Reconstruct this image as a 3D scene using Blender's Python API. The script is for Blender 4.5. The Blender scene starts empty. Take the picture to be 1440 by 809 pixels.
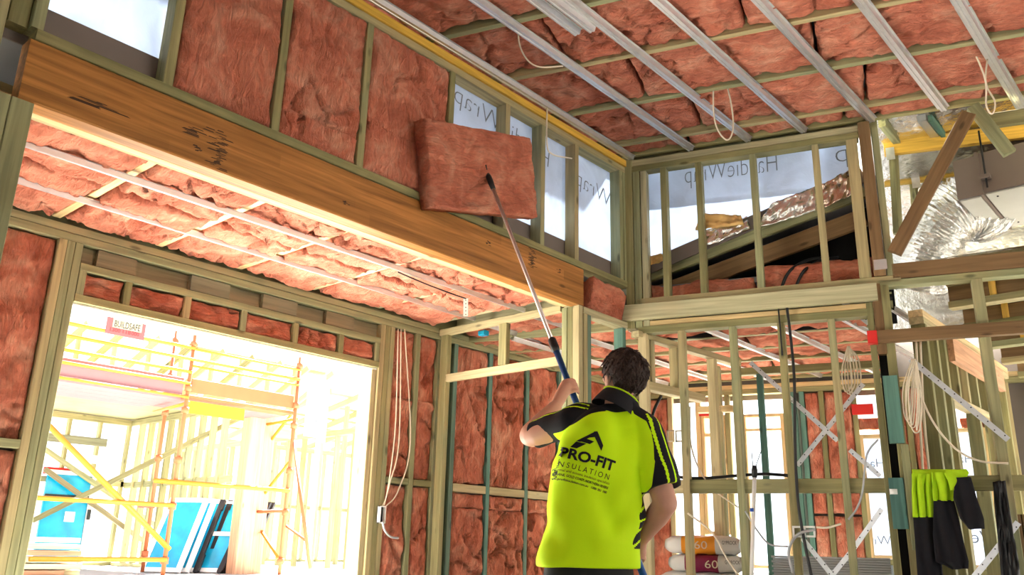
import bpy, bmesh, math, random
import numpy as np
from mathutils import Vector, Matrix
from mathutils.bvhtree import BVHTree

random.seed(7)
rng = np.random.default_rng(7)
scene = bpy.context.scene
COL = scene.collection

# ------------------------------------------------------------------ camera
CAM_H = 0.95
FPX = 1190.0                       # focal length in pixels of a 1440x809 frame
YAW, PITCH, ROLL = 0.728, -0.300, 0.024
def _rot(y, p, r):
    Ry = np.array([[math.cos(y), 0, math.sin(y)], [0, 1, 0], [-math.sin(y), 0, math.cos(y)]])
    Rx = np.array([[1, 0, 0], [0, math.cos(p), -math.sin(p)], [0, math.sin(p), math.cos(p)]])
    Rz = np.array([[math.cos(r), -math.sin(r), 0], [math.sin(r), math.cos(r), 0], [0, 0, 1]])
    return Rz @ Rx @ Ry
RC = _rot(YAW, PITCH, ROLL)
cam_d = bpy.data.cameras.new('camera')
cam_d.sensor_width = 36.0
cam_d.lens = FPX / 1440.0 * 36.0
cam_d.clip_start = 0.05
cam_d.clip_end = 400
cam = bpy.data.objects.new('camera', cam_d)
COL.objects.link(cam)
_r = (RC[0][0], RC[0][2], -RC[0][1]); _d = (RC[1][0], RC[1][2], -RC[1][1]); _f = (RC[2][0], RC[2][2], -RC[2][1])
M = Matrix(((_r[0], -_d[0], -_f[0], 0), (_r[1], -_d[1], -_f[1], 0), (_r[2], -_d[2], -_f[2], CAM_H), (0, 0, 0, 1)))
cam.matrix_world = M
scene.camera = cam

# ------------------------------------------------------------------ world, sun, exposure
wd = bpy.data.worlds.new('world'); scene.world = wd
wd.use_nodes = True
bgn = wd.node_tree.nodes['Background']
bgn.inputs[0].default_value = (0.86, 0.93, 1.0, 1)
bgn.inputs[1].default_value = 0.65
sun_d = bpy.data.lights.new('sun', 'SUN')
sun_d.energy = 22.0
sun_d.angle = math.radians(1.5)
sun_d.color = (1.0, 0.95, 0.86)
sun = bpy.data.objects.new('sun', sun_d); COL.objects.link(sun)
sun.rotation_euler = Vector((0.42, -0.48, -0.77)).to_track_quat('-Z', 'Y').to_euler()
vs = scene.view_settings
vs.view_transform = 'Standard'; vs.look = 'None'; vs.gamma = 1.0; vs.use_curve_mapping = False
vs.exposure = 2.3

# ------------------------------------------------------------------ measuring helpers: a sight line met with a real plane of the building
def ray(px, py):
    w = RC.T @ np.array([(px - 720) / FPX, (py - 404.5) / FPX, 1.0])
    return np.array([w[0], w[2], -w[1]])
OC = np.array([0, 0, CAM_H])
def onx(px, py, x):
    d = ray(px, py); return Vector(OC + d * (x / d[0]))
def ony(px, py, y):
    d = ray(px, py); return Vector(OC + d * (y / d[1]))
def onz(px, py, z):
    d = ray(px, py); return Vector(OC + d * ((z - CAM_H) / d[2]))
FH = np.array([_f[0], _f[1], 0]); FH = FH / np.linalg.norm(FH)
def ond(px, py, D):
    d = ray(px, py); return Vector(OC + d * (D / (d @ FH)))
# the back wall runs at an angle to the left wall
BM = 0.33
BC = Vector((-3.28, 5.03, 0)); BD = Vector((1, BM, 0)).normalized(); BN = Vector((-BM, 1, 0)).normalized()
def pb(s, off, z): return BC + BD * s + BN * off + Vector((0, 0, z))
def onb(px, py, off=0.0):
    d = Vector(ray(px, py)); o = Vector(OC); p0 = BC + BN * off
    return o + d * ((p0 - o).dot(BN) / d.dot(BN))
def sb(px, py, off=0.0):
    return (onb(px, py, off) - BC).dot(BD)

# ------------------------------------------------------------------ noise
_perm = rng.permutation(256); _perm = np.concatenate([_perm, _perm])
_grad = rng.normal(size=(256, 3)); _grad /= np.linalg.norm(_grad, axis=1)[:, None]
def noise3(p):
    p = np.asarray(p, float); i = np.floor(p).astype(int); f = p - i; i &= 255
    u = f * f * f * (f * (f * 6 - 15) + 10); out = np.zeros(len(p))
    for dx in (0, 1):
        for dy in (0, 1):
            for dz in (0, 1):
                h = _perm[_perm[_perm[(i[:, 0] + dx) & 255] + ((i[:, 1] + dy) & 255)] + ((i[:, 2] + dz) & 255)] & 255
                g = _grad[h]
                d = (f[:, 0] - dx) * g[:, 0] + (f[:, 1] - dy) * g[:, 1] + (f[:, 2] - dz) * g[:, 2]
                w = (u[:, 0] if dx else 1 - u[:, 0]) * (u[:, 1] if dy else 1 - u[:, 1]) * (u[:, 2] if dz else 1 - u[:, 2])
                out += w * d
    return out
def fbm(p, o=3):
    s = 0; a = 1.0; p = np.asarray(p, float)
    for k in range(o):
        s = s + a * noise3(p); p = p * 2.03 + 11.3; a *= 0.5
    return s

# ------------------------------------------------------------------ materials
MATS = {}
def newmat(name):
    m = bpy.data.materials.new(name); m.use_nodes = True; MATS[name] = m
    nt = m.node_tree; b = nt.nodes['Principled BSDF']
    return m, nt, b
def N(nt, t, **kw):
    n = nt.nodes.new(t)
    for k, v in kw.items(): setattr(n, k, v)
    return n
def plain(name, col, rough=0.6, metal=0.0, var=0.08, scale=6.0, bump=0.0, bscale=40.0, spec=0.4):
    m, nt, b = newmat(name)
    tc = N(nt, 'ShaderNodeTexCoord'); nz = N(nt, 'ShaderNodeTexNoise'); nz.inputs['Scale'].default_value = scale; nz.inputs['Detail'].default_value = 4
    nt.links.new(tc.outputs['Object'], nz.inputs['Vector'])
    hs = N(nt, 'ShaderNodeHueSaturation'); hs.inputs['Color'].default_value = (*col, 1)
    mr = N(nt, 'ShaderNodeMapRange'); mr.inputs['To Min'].default_value = 1 - var * 2; mr.inputs['To Max'].default_value = 1 + var * 2
    nt.links.new(nz.outputs['Fac'], mr.inputs['Value']); nt.links.new(mr.outputs['Result'], hs.inputs['Value'])
    nt.links.new(hs.outputs['Color'], b.inputs['Base Color'])
    b.inputs['Roughness'].default_value = rough; b.inputs['Metallic'].default_value = metal; b.inputs['Specular IOR Level'].default_value = spec
    if bump:
        n2 = N(nt, 'ShaderNodeTexNoise'); n2.inputs['Scale'].default_value = bscale; n2.inputs['Detail'].default_value = 5
        nt.links.new(tc.outputs['Object'], n2.inputs['Vector'])
        bp = N(nt, 'ShaderNodeBump'); bp.inputs['Strength'].default_value = bump; bp.inputs['Distance'].default_value = 0.01
        nt.links.new(n2.outputs['Fac'], bp.inputs['Height']); nt.links.new(bp.outputs['Normal'], b.inputs['Normal'])
    return m
def timber(name, cols, grain=0.5, rough=0.65, knots=True, lam=0.0):
    """sawn timber: grain along local X, tint differs from piece to piece"""
    m, nt, b = newmat(name)
    tc = N(nt, 'ShaderNodeTexCoord'); oi = N(nt, 'ShaderNodeObjectInfo')
    add = N(nt, 'ShaderNodeVectorMath', operation='ADD'); sc = N(nt, 'ShaderNodeVectorMath', operation='SCALE'); sc.inputs['Scale'].default_value = 37.0
    cx = N(nt, 'ShaderNodeCombineXYZ')
    for k in range(3): nt.links.new(oi.outputs['Random'], cx.inputs[k])
    nt.links.new(cx.outputs[0], sc.inputs[0]); nt.links.new(tc.outputs['Object'], add.inputs[0]); nt.links.new(sc.outputs[0], add.inputs[1])
    mp = N(nt, 'ShaderNodeMapping'); mp.inputs['Scale'].default_value = (1.2, 26, 26)
    nt.links.new(add.outputs[0], mp.inputs['Vector'])
    g = N(nt, 'ShaderNodeTexNoise'); g.inputs['Scale'].default_value = 1.6; g.inputs['Detail'].default_value = 5; g.inputs['Distortion'].default_value = 0.5
    nt.links.new(mp.outputs[0], g.inputs['Vector'])
    lo = N(nt, 'ShaderNodeTexNoise'); lo.inputs['Scale'].default_value = 2.2; lo.inputs['Detail'].default_value = 3
    nt.links.new(add.outputs[0], lo.inputs['Vector'])
    rmp = N(nt, 'ShaderNodeValToRGB'); rmp.color_ramp.interpolation = 'EASE'
    while len(rmp.color_ramp.elements) < len(cols): rmp.color_ramp.elements.new(0.5)
    for i, c in enumerate(cols):
        rmp.color_ramp.elements[i].position = i / (len(cols) - 1); rmp.color_ramp.elements[i].color = (*c, 1)
    ma = N(nt, 'ShaderNodeMath', operation='ADD'); mb = N(nt, 'ShaderNodeMath', operation='MULTIPLY_ADD')
    mb.inputs[1].default_value = 0.9; mb.inputs[2].default_value = -0.45
    nt.links.new(lo.outputs['Fac'], mb.inputs[0]); nt.links.new(oi.outputs['Random'], ma.inputs[0]); nt.links.new(mb.outputs[0], ma.inputs[1])
    nt.links.new(ma.outputs[0], rmp.inputs['Fac'])
    mr = N(nt, 'ShaderNodeMapRange'); mr.inputs['From Min'].default_value = 0.3; mr.inputs['From Max'].default_value = 0.7
    mr.inputs['To Min'].default_value = 1 - grain * 0.55; mr.inputs['To Max'].default_value = 1 + grain * 0.45
    nt.links.new(g.outputs['Fac'], mr.inputs['Value'])
    hs = N(nt, 'ShaderNodeHueSaturation'); nt.links.new(rmp.outputs['Color'], hs.inputs['Color']); nt.links.new(mr.outputs['Result'], hs.inputs['Value'])
    out = hs.outputs['Color']
    if lam:
        mpl = N(nt, 'ShaderNodeMapping'); mpl.inputs['Scale'].default_value = (0.9, 1, 1 / lam)
        nt.links.new(tc.outputs['Object'], mpl.inputs['Vector'])
        sepl = N(nt, 'ShaderNodeSeparateXYZ'); nt.links.new(mpl.outputs[0], sepl.inputs[0])
        flz = N(nt, 'ShaderNodeMath', operation='FLOOR'); nt.links.new(sepl.outputs['Z'], flz.inputs[0])
        wx = N(nt, 'ShaderNodeTexWhiteNoise', noise_dimensions='1D'); nt.links.new(flz.outputs[0], wx.inputs['W'])
        ax = N(nt, 'ShaderNodeMath', operation='ADD'); nt.links.new(sepl.outputs['X'], ax.inputs[0]); nt.links.new(wx.outputs['Value'], ax.inputs[1])
        flx = N(nt, 'ShaderNodeMath', operation='FLOOR'); nt.links.new(ax.outputs[0], flx.inputs[0])
        cv = N(nt, 'ShaderNodeCombineXYZ'); nt.links.new(flx.outputs[0], cv.inputs[0]); nt.links.new(flz.outputs[0], cv.inputs[1])
        wn = N(nt, 'ShaderNodeTexWhiteNoise', noise_dimensions='2D'); nt.links.new(cv.outputs[0], wn.inputs['Vector'])
        m2 = N(nt, 'ShaderNodeMapRange'); m2.inputs['To Min'].default_value = 0.80; m2.inputs['To Max'].default_value = 1.15
        nt.links.new(wn.outputs['Value'], m2.inputs['Value'])
        h2 = N(nt, 'ShaderNodeHueSaturation'); nt.links.new(out, h2.inputs['Color']); nt.links.new(m2.outputs['Result'], h2.inputs['Value']); out = h2.outputs['Color']
    if knots:
        mk = N(nt, 'ShaderNodeMapping'); mk.inputs['Scale'].default_value = (3.2, 9, 9); nt.links.new(add.outputs[0], mk.inputs['Vector'])
        vo = N(nt, 'ShaderNodeTexVoronoi'); vo.inputs['Scale'].default_value = 1.0; nt.links.new(mk.outputs[0], vo.inputs['Vector'])
        kr = N(nt, 'ShaderNodeMapRange'); kr.inputs['From Min'].default_value = 0.06; kr.inputs['From Max'].default_value = 0.14; kr.inputs['To Min'].default_value = 0.45; kr.inputs['To Max'].default_value = 1.0
        nt.links.new(vo.outputs['Distance'], kr.inputs['Value'])
        h3 = N(nt, 'ShaderNodeHueSaturation'); nt.links.new(out, h3.inputs['Color']); nt.links.new(kr.outputs['Result'], h3.inputs['Value']); out = h3.outputs['Color']
    nt.links.new(out, b.inputs['Base Color']); b.inputs['Roughness'].default_value = rough; b.inputs['Specular IOR Level'].default_value = 0.25
    bp = N(nt, 'ShaderNodeBump'); bp.inputs['Strength'].default_value = 0.25; bp.inputs['Distance'].default_value = 0.004
    nt.links.new(g.outputs['Fac'], bp.inputs['Height']); nt.links.new(bp.outputs['Normal'], b.inputs['Normal'])
    return m
T_TREAT = timber('treated_pine', [(0.20, 0.19, 0.085), (0.30, 0.27, 0.125), (0.27, 0.28, 0.15), (0.40, 0.33, 0.17)])
T_PALE = timber('pale_pine', [(0.42, 0.36, 0.20), (0.50, 0.42, 0.24), (0.44, 0.42, 0.26)])
T_TEAL = timber('teal_pine', [(0.07, 0.17, 0.15), (0.10, 0.22, 0.18), (0.13, 0.20, 0.15)])
T_RAW = timber('raw_pine', [(0.62, 0.45, 0.22), (0.70, 0.52, 0.28)])
T_GLUE = timber('glulam', [(0.38, 0.165, 0.042), (0.44, 0.20, 0.055), (0.35, 0.15, 0.04)], grain=0.7, rough=0.45, knots=True, lam=0.066)
T_YELLOW = timber('yellow_lvl', [(0.66, 0.40, 0.06), (0.72, 0.46, 0.10)])
T_BROWN = timber('brown_pine', [(0.17, 0.10, 0.045), (0.24, 0.15, 0.07)])
T_BOARD = timber('grey_board', [(0.22, 0.19, 0.11), (0.20, 0.21, 0.14)], knots=False)
T_OREGON = timber('pink_post', [(0.52, 0.27, 0.15), (0.58, 0.32, 0.19)])

def batt_mat():
    m, nt, b = newmat('pink_glasswool')
    tc = N(nt, 'ShaderNodeTexCoord'); oi = N(nt, 'ShaderNodeObjectInfo')
    cx = N(nt, 'ShaderNodeCombineXYZ'); sc = N(nt, 'ShaderNodeVectorMath', operation='SCALE'); sc.inputs['Scale'].default_value = 23.0
    for k in range(3): nt.links.new(oi.outputs['Random'], cx.inputs[k])
    nt.links.new(cx.outputs[0], sc.inputs[0])
    add = N(nt, 'ShaderNodeVectorMath', operation='ADD'); nt.links.new(tc.outputs['Object'], add.inputs[0]); nt.links.new(sc.outputs[0], add.inputs[1])
    n1 = N(nt, 'ShaderNodeTexNoise'); n1.inputs['Scale'].default_value = 5.0; n1.inputs['Detail'].default_value = 6; n1.inputs['Roughness'].default_value = 0.62; n1.inputs['Distortion'].default_value = 0.8
    nt.links.new(add.outputs[0], n1.inputs['Vector'])
    r = N(nt, 'ShaderNodeValToRGB'); e = r.color_ramp.elements
    e[0].position = 0.28; e[0].color = (0.50, 0.115, 0.065, 1); e[1].position = 0.74; e[1].color = (0.90, 0.46, 0.31, 1)
    x = e.new(0.5); x.color = (0.74, 0.240, 0.145, 1)
    nt.links.new(n1.outputs['Fac'], r.inputs['Fac'])
    mp = N(nt, 'ShaderNodeMapping'); mp.inputs['Scale'].default_value = (4.5, 15, 9); mp.inputs['Rotation'].default_value = (0, 0, 0.35); nt.links.new(add.outputs[0], mp.inputs['Vector'])
    n2 = N(nt, 'ShaderNodeTexNoise'); n2.inputs['Scale'].default_value = 2.0; n2.inputs['Detail'].default_value = 7; n2.inputs['Distortion'].default_value = 1.6; n2.inputs['Roughness'].default_value = 0.65
    nt.links.new(mp.outputs[0], n2.inputs['Vector'])
    mr = N(nt, 'ShaderNodeMapRange'); mr.inputs['From Min'].default_value = 0.3; mr.inputs['From Max'].default_value = 0.7; mr.inputs['To Min'].default_value = 0.78; mr.inputs['To Max'].default_value = 1.16
    nt.links.new(n2.outputs['Fac'], mr.inputs['Value'])
    hs = N(nt, 'ShaderNodeHueSaturation'); nt.links.new(r.outputs['Color'], hs.inputs['Color']); nt.links.new(mr.outputs['Result'], hs.inputs['Value'])
    nt.links.new(hs.outputs['Color'], b.inputs['Base Color'])
    b.inputs['Roughness'].default_value = 0.95; b.inputs['Specular IOR Level'].default_value = 0.05
    b.inputs['Sheen Weight'].default_value = 0.15; b.inputs['Sheen Tint'].default_value = (1, 0.75, 0.65, 1)
    bp = N(nt, 'ShaderNodeBump'); bp.inputs['Strength'].default_value = 1.0; bp.inputs['Distance'].default_value = 0.05
    nt.links.new(n2.outputs['Fac'], bp.inputs['Height']); nt.links.new(bp.outputs['Normal'], b.inputs['Normal'])
    return m
M_BATT = batt_mat()

def wrap_mat(name, col, trans):
    m, nt, b = newmat(name)
    out = nt.nodes['Material Output']
    tc = N(nt, 'ShaderNodeTexCoord'); n1 = N(nt, 'ShaderNodeTexNoise'); n1.inputs['Scale'].default_value = 3.0; n1.inputs['Detail'].default_value = 8; n1.inputs['Distortion'].default_value = 1.2
    nt.links.new(tc.outputs['Object'], n1.inputs['Vector'])
    hs = N(nt, 'ShaderNodeHueSaturation'); hs.inputs['Color'].default_value = (*col, 1)
    mr = N(nt, 'ShaderNodeMapRange'); mr.inputs['To Min'].default_value = 0.70; mr.inputs['To Max'].default_value = 1.25
    nt.links.new(n1.outputs['Fac'], mr.inputs['Value']); nt.links.new(mr.outputs['Result'], hs.inputs['Value'])
    tl = N(nt, 'ShaderNodeBsdfTranslucent'); nt.links.new(hs.outputs['Color'], tl.inputs['Color'])
    nt.links.new(hs.outputs['Color'], b.inputs['Base Color']); b.inputs['Roughness'].default_value = 0.5
    n2 = N(nt, 'ShaderNodeTexNoise'); n2.inputs['Scale'].default_value = 6.0; n2.inputs['Detail'].default_value = 4; n2.inputs['Distortion'].default_value = 2.0; nt.links.new(tc.outputs['Object'], n2.inputs['Vector'])
    bp = N(nt, 'ShaderNodeBump'); bp.inputs['Strength'].default_value = 0.5; bp.inputs['Distance'].default_value = 0.02
    nt.links.new(n2.outputs['Fac'], bp.inputs['Height']); nt.links.new(bp.outputs['Normal'], b.inputs['Normal'])
    mx = N(nt, 'ShaderNodeMixShader'); mx.inputs[0].default_value = trans
    nt.links.new(b.outputs[0], mx.inputs[1]); nt.links.new(tl.outputs[0], mx.inputs[2]); nt.links.new(mx.outputs[0], out.inputs['Surface'])
    return m
M_WRAP = wrap_mat('building_wrap', (0.54, 0.60, 0.70), 0.36)
M_WRAPW = wrap_mat('white_wrap', (0.80, 0.80, 0.80), 0.6)
M_INK = plain('grey_print', (0.16, 0.17, 0.18), 0.7)
M_STEEL = plain('galvanised_steel', (0.62, 0.63, 0.65), 0.38, 0.85, 0.06, 20)
M_STRAP = plain('strap_steel', (0.72, 0.73, 0.75), 0.32, 0.8, 0.08, 30)
M_FOIL = plain('silver_foil', (0.82, 0.82, 0.80), 0.22, 1.0, 0.05, 10, bump=1.0, bscale=22)
M_FOILB = plain('brown_foil', (0.60, 0.46, 0.38), 0.25, 1.0, 0.1, 10, bump=1.0, bscale=18)
M_BLACK = plain('black_plastic', (0.012, 0.012, 0.013), 0.45)
M_SHADE = plain('shade_backing', (0.006, 0.006, 0.006), 0.9)  # near-black, paints shade in the roof void and the post gap
M_WHITE = plain('white_plastic', (0.78, 0.78, 0.76), 0.35, 0, 0.03)
M_CREAM = plain('cream_cable', (0.74, 0.66, 0.52), 0.5, 0, 0.03)
M_REDINK = plain('red_ink', (0.20, 0.02, 0.02), 0.6)
M_RED = plain('red_paint', (0.62, 0.022, 0.018), 0.6, 0, 0.1)
M_CONC = plain('concrete', (0.56, 0.55, 0.52), 0.85, 0, 0.10, 2, bump=0.2)
M_GROUND = plain('pale_gravel', (0.50, 0.47, 0.42), 0.95, 0, 0.12, 1.5, bump=0.3)
M_BOUNCE = plain('bounce_concrete', (0.72, 0.70, 0.66), 0.8, 0, 0.05, 2)
M_SLAB = plain('neighbour_concrete', (0.30, 0.29, 0.30), 0.85, 0, 0.1, 2)
M_ROOF = plain('roof_sheet', (0.20, 0.21, 0.22), 0.6, 0, 0.05)
M_GREYB = plain('grey_flashing', (0.16, 0.135, 0.12), 0.6, 0, 0.06)
M_BOXG = plain('brown_sheet_metal', (0.20, 0.155, 0.135), 0.45, 0.2, 0.04)
M_BOXW = plain('pale_panel', (0.60, 0.60, 0.55), 0.5, 0, 0.04)
M_ORANGE = plain('scaffold_orange', (0.36, 0.10, 0.035), 0.6, 0, 0.08)
M_YELLOW = plain('scaffold_yellow', (0.36, 0.16, 0.006), 0.5, 0, 0.06)
M_YELS = plain('yellow_board', (0.42, 0.23, 0.004), 0.5, 0, 0.03)
M_PINKB = plain('pink_board', (0.26, 0.115, 0.12), 0.6, 0, 0.04)
M_GALV = plain('pale_galvanised', (0.42, 0.44, 0.46), 0.5, 0.3, 0.04)
M_BLUEF = plain('blue_film', (0.010, 0.34, 0.58), 0.18, 0, 0.35, 4, bump=0.5, bscale=9)
M_SIGN = plain('sign_back', (0.16, 0.165, 0.20), 0.5, 0.2, 0.03)
M_SIGNR = plain('sign_red', (0.26, 0.06, 0.06), 0.6, 0, 0.03)
M_SIGNC = plain('sign_cream', (0.30, 0.26, 0.18), 0.6, 0, 0.03)

# ------------------------------------------------------------------ object helpers
def link(name, me, mat=None, parent=None):
    o = bpy.data.objects.new(name, me); COL.objects.link(o)
    if mat is not None and me is not None and not me.materials: me.materials.append(mat)
    if parent is not None: o.parent = parent
    return o
def tag(o, label=None, cat=None, group=None, kind=None):
    if label: o['label'] = label
    if cat: o['category'] = cat
    if group: o['group'] = group
    if kind: o['kind'] = kind
    return o
def empty(name, loc=(0, 0, 0)):
    o = bpy.data.objects.new(name, None); o.location = loc; o.empty_display_size = 0.1; COL.objects.link(o); return o
def setting(name, loc=(0, 0, 0)):
    o = empty(name, loc); o['kind'] = 'structure'; return o
def thing(name, label, cat, loc=(0, 0, 0), group=None):
    return tag(empty(name, loc), label, cat, group)
def put(o, parent, mw):
    """parent o and give it the world matrix mw (parents are unrotated empties)"""
    o.parent = parent
    if parent is not None: o.matrix_basis = Matrix.Translation(-parent.location) @ mw
    else: o.matrix_basis = mw
def mesh_from(verts, faces, smooth=False):
    me = bpy.data.meshes.new('m'); me.from_pydata([tuple(v) for v in verts], [], faces)
    if smooth: me.polygons.foreach_set('use_smooth', [True] * len(me.polygons))
    me.update(); return me
def wm(o):
    m = o.matrix_basis.copy()
    return wm(o.parent) @ m if o.parent else m
def under(o, part):
    """make o a sub-part of part without moving it"""
    m = wm(o); o.parent = part; o.matrix_parent_inverse = Matrix.Identity(4); o.matrix_basis = wm(part).inverted() @ m; return o
def frame_mw(p0, p1, up=(0, 0, 1)):
    p0 = Vector(p0); p1 = Vector(p1); X = (p1 - p0).normalized(); U = Vector(up)
    if abs(X.dot(U)) > 0.98: U = Vector((0, 1, 0))
    Y = U.cross(X).normalized(); Z = X.cross(Y)
    m = Matrix((X, Y, Z)).transposed().to_4x4(); m.translation = (p0 + p1) / 2
    return m
def bar_mesh(L, w, d, c=0.003):
    y, z = w / 2, d / 2; c = min(c, y * 0.4, z * 0.4)
    ring = [(-y + c, -z), (y - c, -z), (y, -z + c), (y, z - c), (y - c, z), (-y + c, z), (-y, z - c), (-y, -z + c)]
    v = [(-L / 2, a, b) for a, b in ring] + [(L / 2, a, b) for a, b in ring]
    f = [(i, i + 8, (i + 1) % 8 + 8, (i + 1) % 8) for i in range(8)]
    f = [t[::-1] for t in f] + [tuple(range(8)), tuple(range(15, 7, -1))]
    f = [t[::-1] for t in f]
    return mesh_from(v, f)
def piece(name, p0, p1, w, d, mat, parent, up=(0, 0, 1), c=0.003):
    """a length of timber or steel from p0 to p1; w across, d along 'up'"""
    L = (Vector(p1) - Vector(p0)).length
    o = link(name, bar_mesh(L, w, d, c), mat); put(o, parent, frame_mw(p0, p1, up)); return o
def box(name, lo, hi, mat, parent=None, c=0.003):
    lo = Vector(lo); hi = Vector(hi); s = hi - lo; m = (lo + hi) / 2
    k = max(range(3), key=lambda i: s[i])
    if k == 0: return piece(name, (lo.x, m.y, m.z), (hi.x, m.y, m.z), s.y, s.z, mat, parent, c=c)
    if k == 1: return piece(name, (m.x, lo.y, m.z), (m.x, hi.y, m.z), s.x, s.z, mat, parent, c=c)
    return piece(name, (m.x, m.y, lo.z), (m.x, m.y, hi.z), s.x, s.y, mat, parent, up=(0, 1, 0), c=c)
def smooth_path(pts, n=8):
    pts = [Vector(p) for p in pts]
    if len(pts) < 3: return pts
    q = [pts[0] * 2 - pts[1]] + pts + [pts[-1] * 2 - pts[-2]]; out = []
    for i in range(1, len(q) - 2):
        for k in range(n):
            t = k / n; a, b, c, d = q[i - 1], q[i], q[i + 1], q[i + 2]
            out.append(0.5 * ((2 * b) + (c - a) * t + (2 * a - 5 * b + 4 * c - d) * t * t + (3 * b - a - 3 * c + d) * t ** 3))
    out.append(pts[-1]); return out
def tube_geo(pts, r, seg=8):
    pts = [Vector(p) for p in pts]; rr = r if hasattr(r, '__len__') else [r] * len(pts)
    T = [(pts[min(i + 1, len(pts) - 1)] - pts[max(i - 1, 0)]).normalized() for i in range(len(pts))]
    u = T[0].orthogonal().normalized(); v = []; f = []
    for i, p in enumerate(pts):
        u = (u - T[i] * u.dot(T[i])).normalized(); w = T[i].cross(u)
        for k in range(seg):
            a = 2 * math.pi * k / seg; v.append(p + (u * math.cos(a) + w * math.sin(a)) * rr[i])
    for i in range(len(pts) - 1):
        for k in range(seg):
            f.append((i * seg + k, i * seg + (k + 1) % seg, (i + 1) * seg + (k + 1) % seg, (i + 1) * seg + k))
    f.append(tuple(range(seg - 1, -1, -1))); f.append(tuple(range((len(pts) - 1) * seg, len(pts) * seg)))
    return v, f
def tube(name, pts, r, mat, parent=None, seg=8, smooth=True, n=8):
    v, f = tube_geo(smooth_path(pts, n) if smooth else pts, r, seg)
    c = sum((Vector(p) for p in v), Vector()) / len(v)
    me = mesh_from([p - c for p in v], f, True)
    o = link(name, me, mat); put(o, parent, Matrix.Translation(c)); return o
def cable(name, pts, r, mat, label, group=None, cat='cable'):
    return tag(tube(name, pts, r, mat), label, cat, group)
def geo(name, v, f, mat, parent=None, smooth=False):
    v = [Vector(p) for p in v]; c = sum(v, Vector()) / len(v)
    o = link(name, mesh_from([p - c for p in v], f, smooth), mat); put(o, parent, Matrix.Translation(c)); return o
def prism(name, outline, ext, mat, parent=None):
    """outline (3d points) pushed along ext"""
    n = len(outline); v = [Vector(p) for p in outline]; v += [p + Vector(ext) for p in v]
    f = [tuple(range(n)), tuple(range(2 * n - 1, n - 1, -1))] + [(i, (i + 1) % n, (i + 1) % n + n, i + n) for i in range(n)]
    f = [t[::-1] for t in f]
    o = geo(name, v, f, mat, parent)
    bm = bmesh.new(); bm.from_mesh(o.data); bmesh.ops.recalc_face_normals(bm, faces=bm.faces); bm.to_mesh(o.data); bm.free()
    return o
def text_geo(txt, size, offset=0.0, space=1.0, shear=0.0):
    cu = bpy.data.curves.new('t', 'FONT'); cu.body = txt; cu.size = size; cu.offset = offset; cu.space_character = space; cu.shear = shear; cu.resolution_u = 3; cu.align_x = 'LEFT'
    ob = bpy.data.objects.new('t', cu); COL.objects.link(ob)
    dg = bpy.context.evaluated_depsgraph_get(); me = bpy.data.meshes.new_from_object(ob.evaluated_get(dg))
    bpy.data.objects.remove(ob); bpy.data.curves.remove(cu); return me
def lettering(name, txt, size, origin, right, up, mat, parent, thin=0.0, space=1.0, width=None):
    """flat print: text laid with its baseline from origin along right"""
    me = text_geo(txt, size, thin, space); me.materials.clear(); R_ = Vector(right).normalized(); U_ = Vector(up).normalized(); N_ = R_.cross(U_)
    if width:
        xs = [v.co.x for v in me.vertices]; k = width / max(1e-6, max(xs) - min(xs))
        for v in me.vertices: v.co.x *= k
    o = link(name, me, mat); mw = Matrix((R_, U_, N_)).transposed().to_4x4(); mw.translation = Vector(origin); put(o, parent, mw); return o

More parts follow.
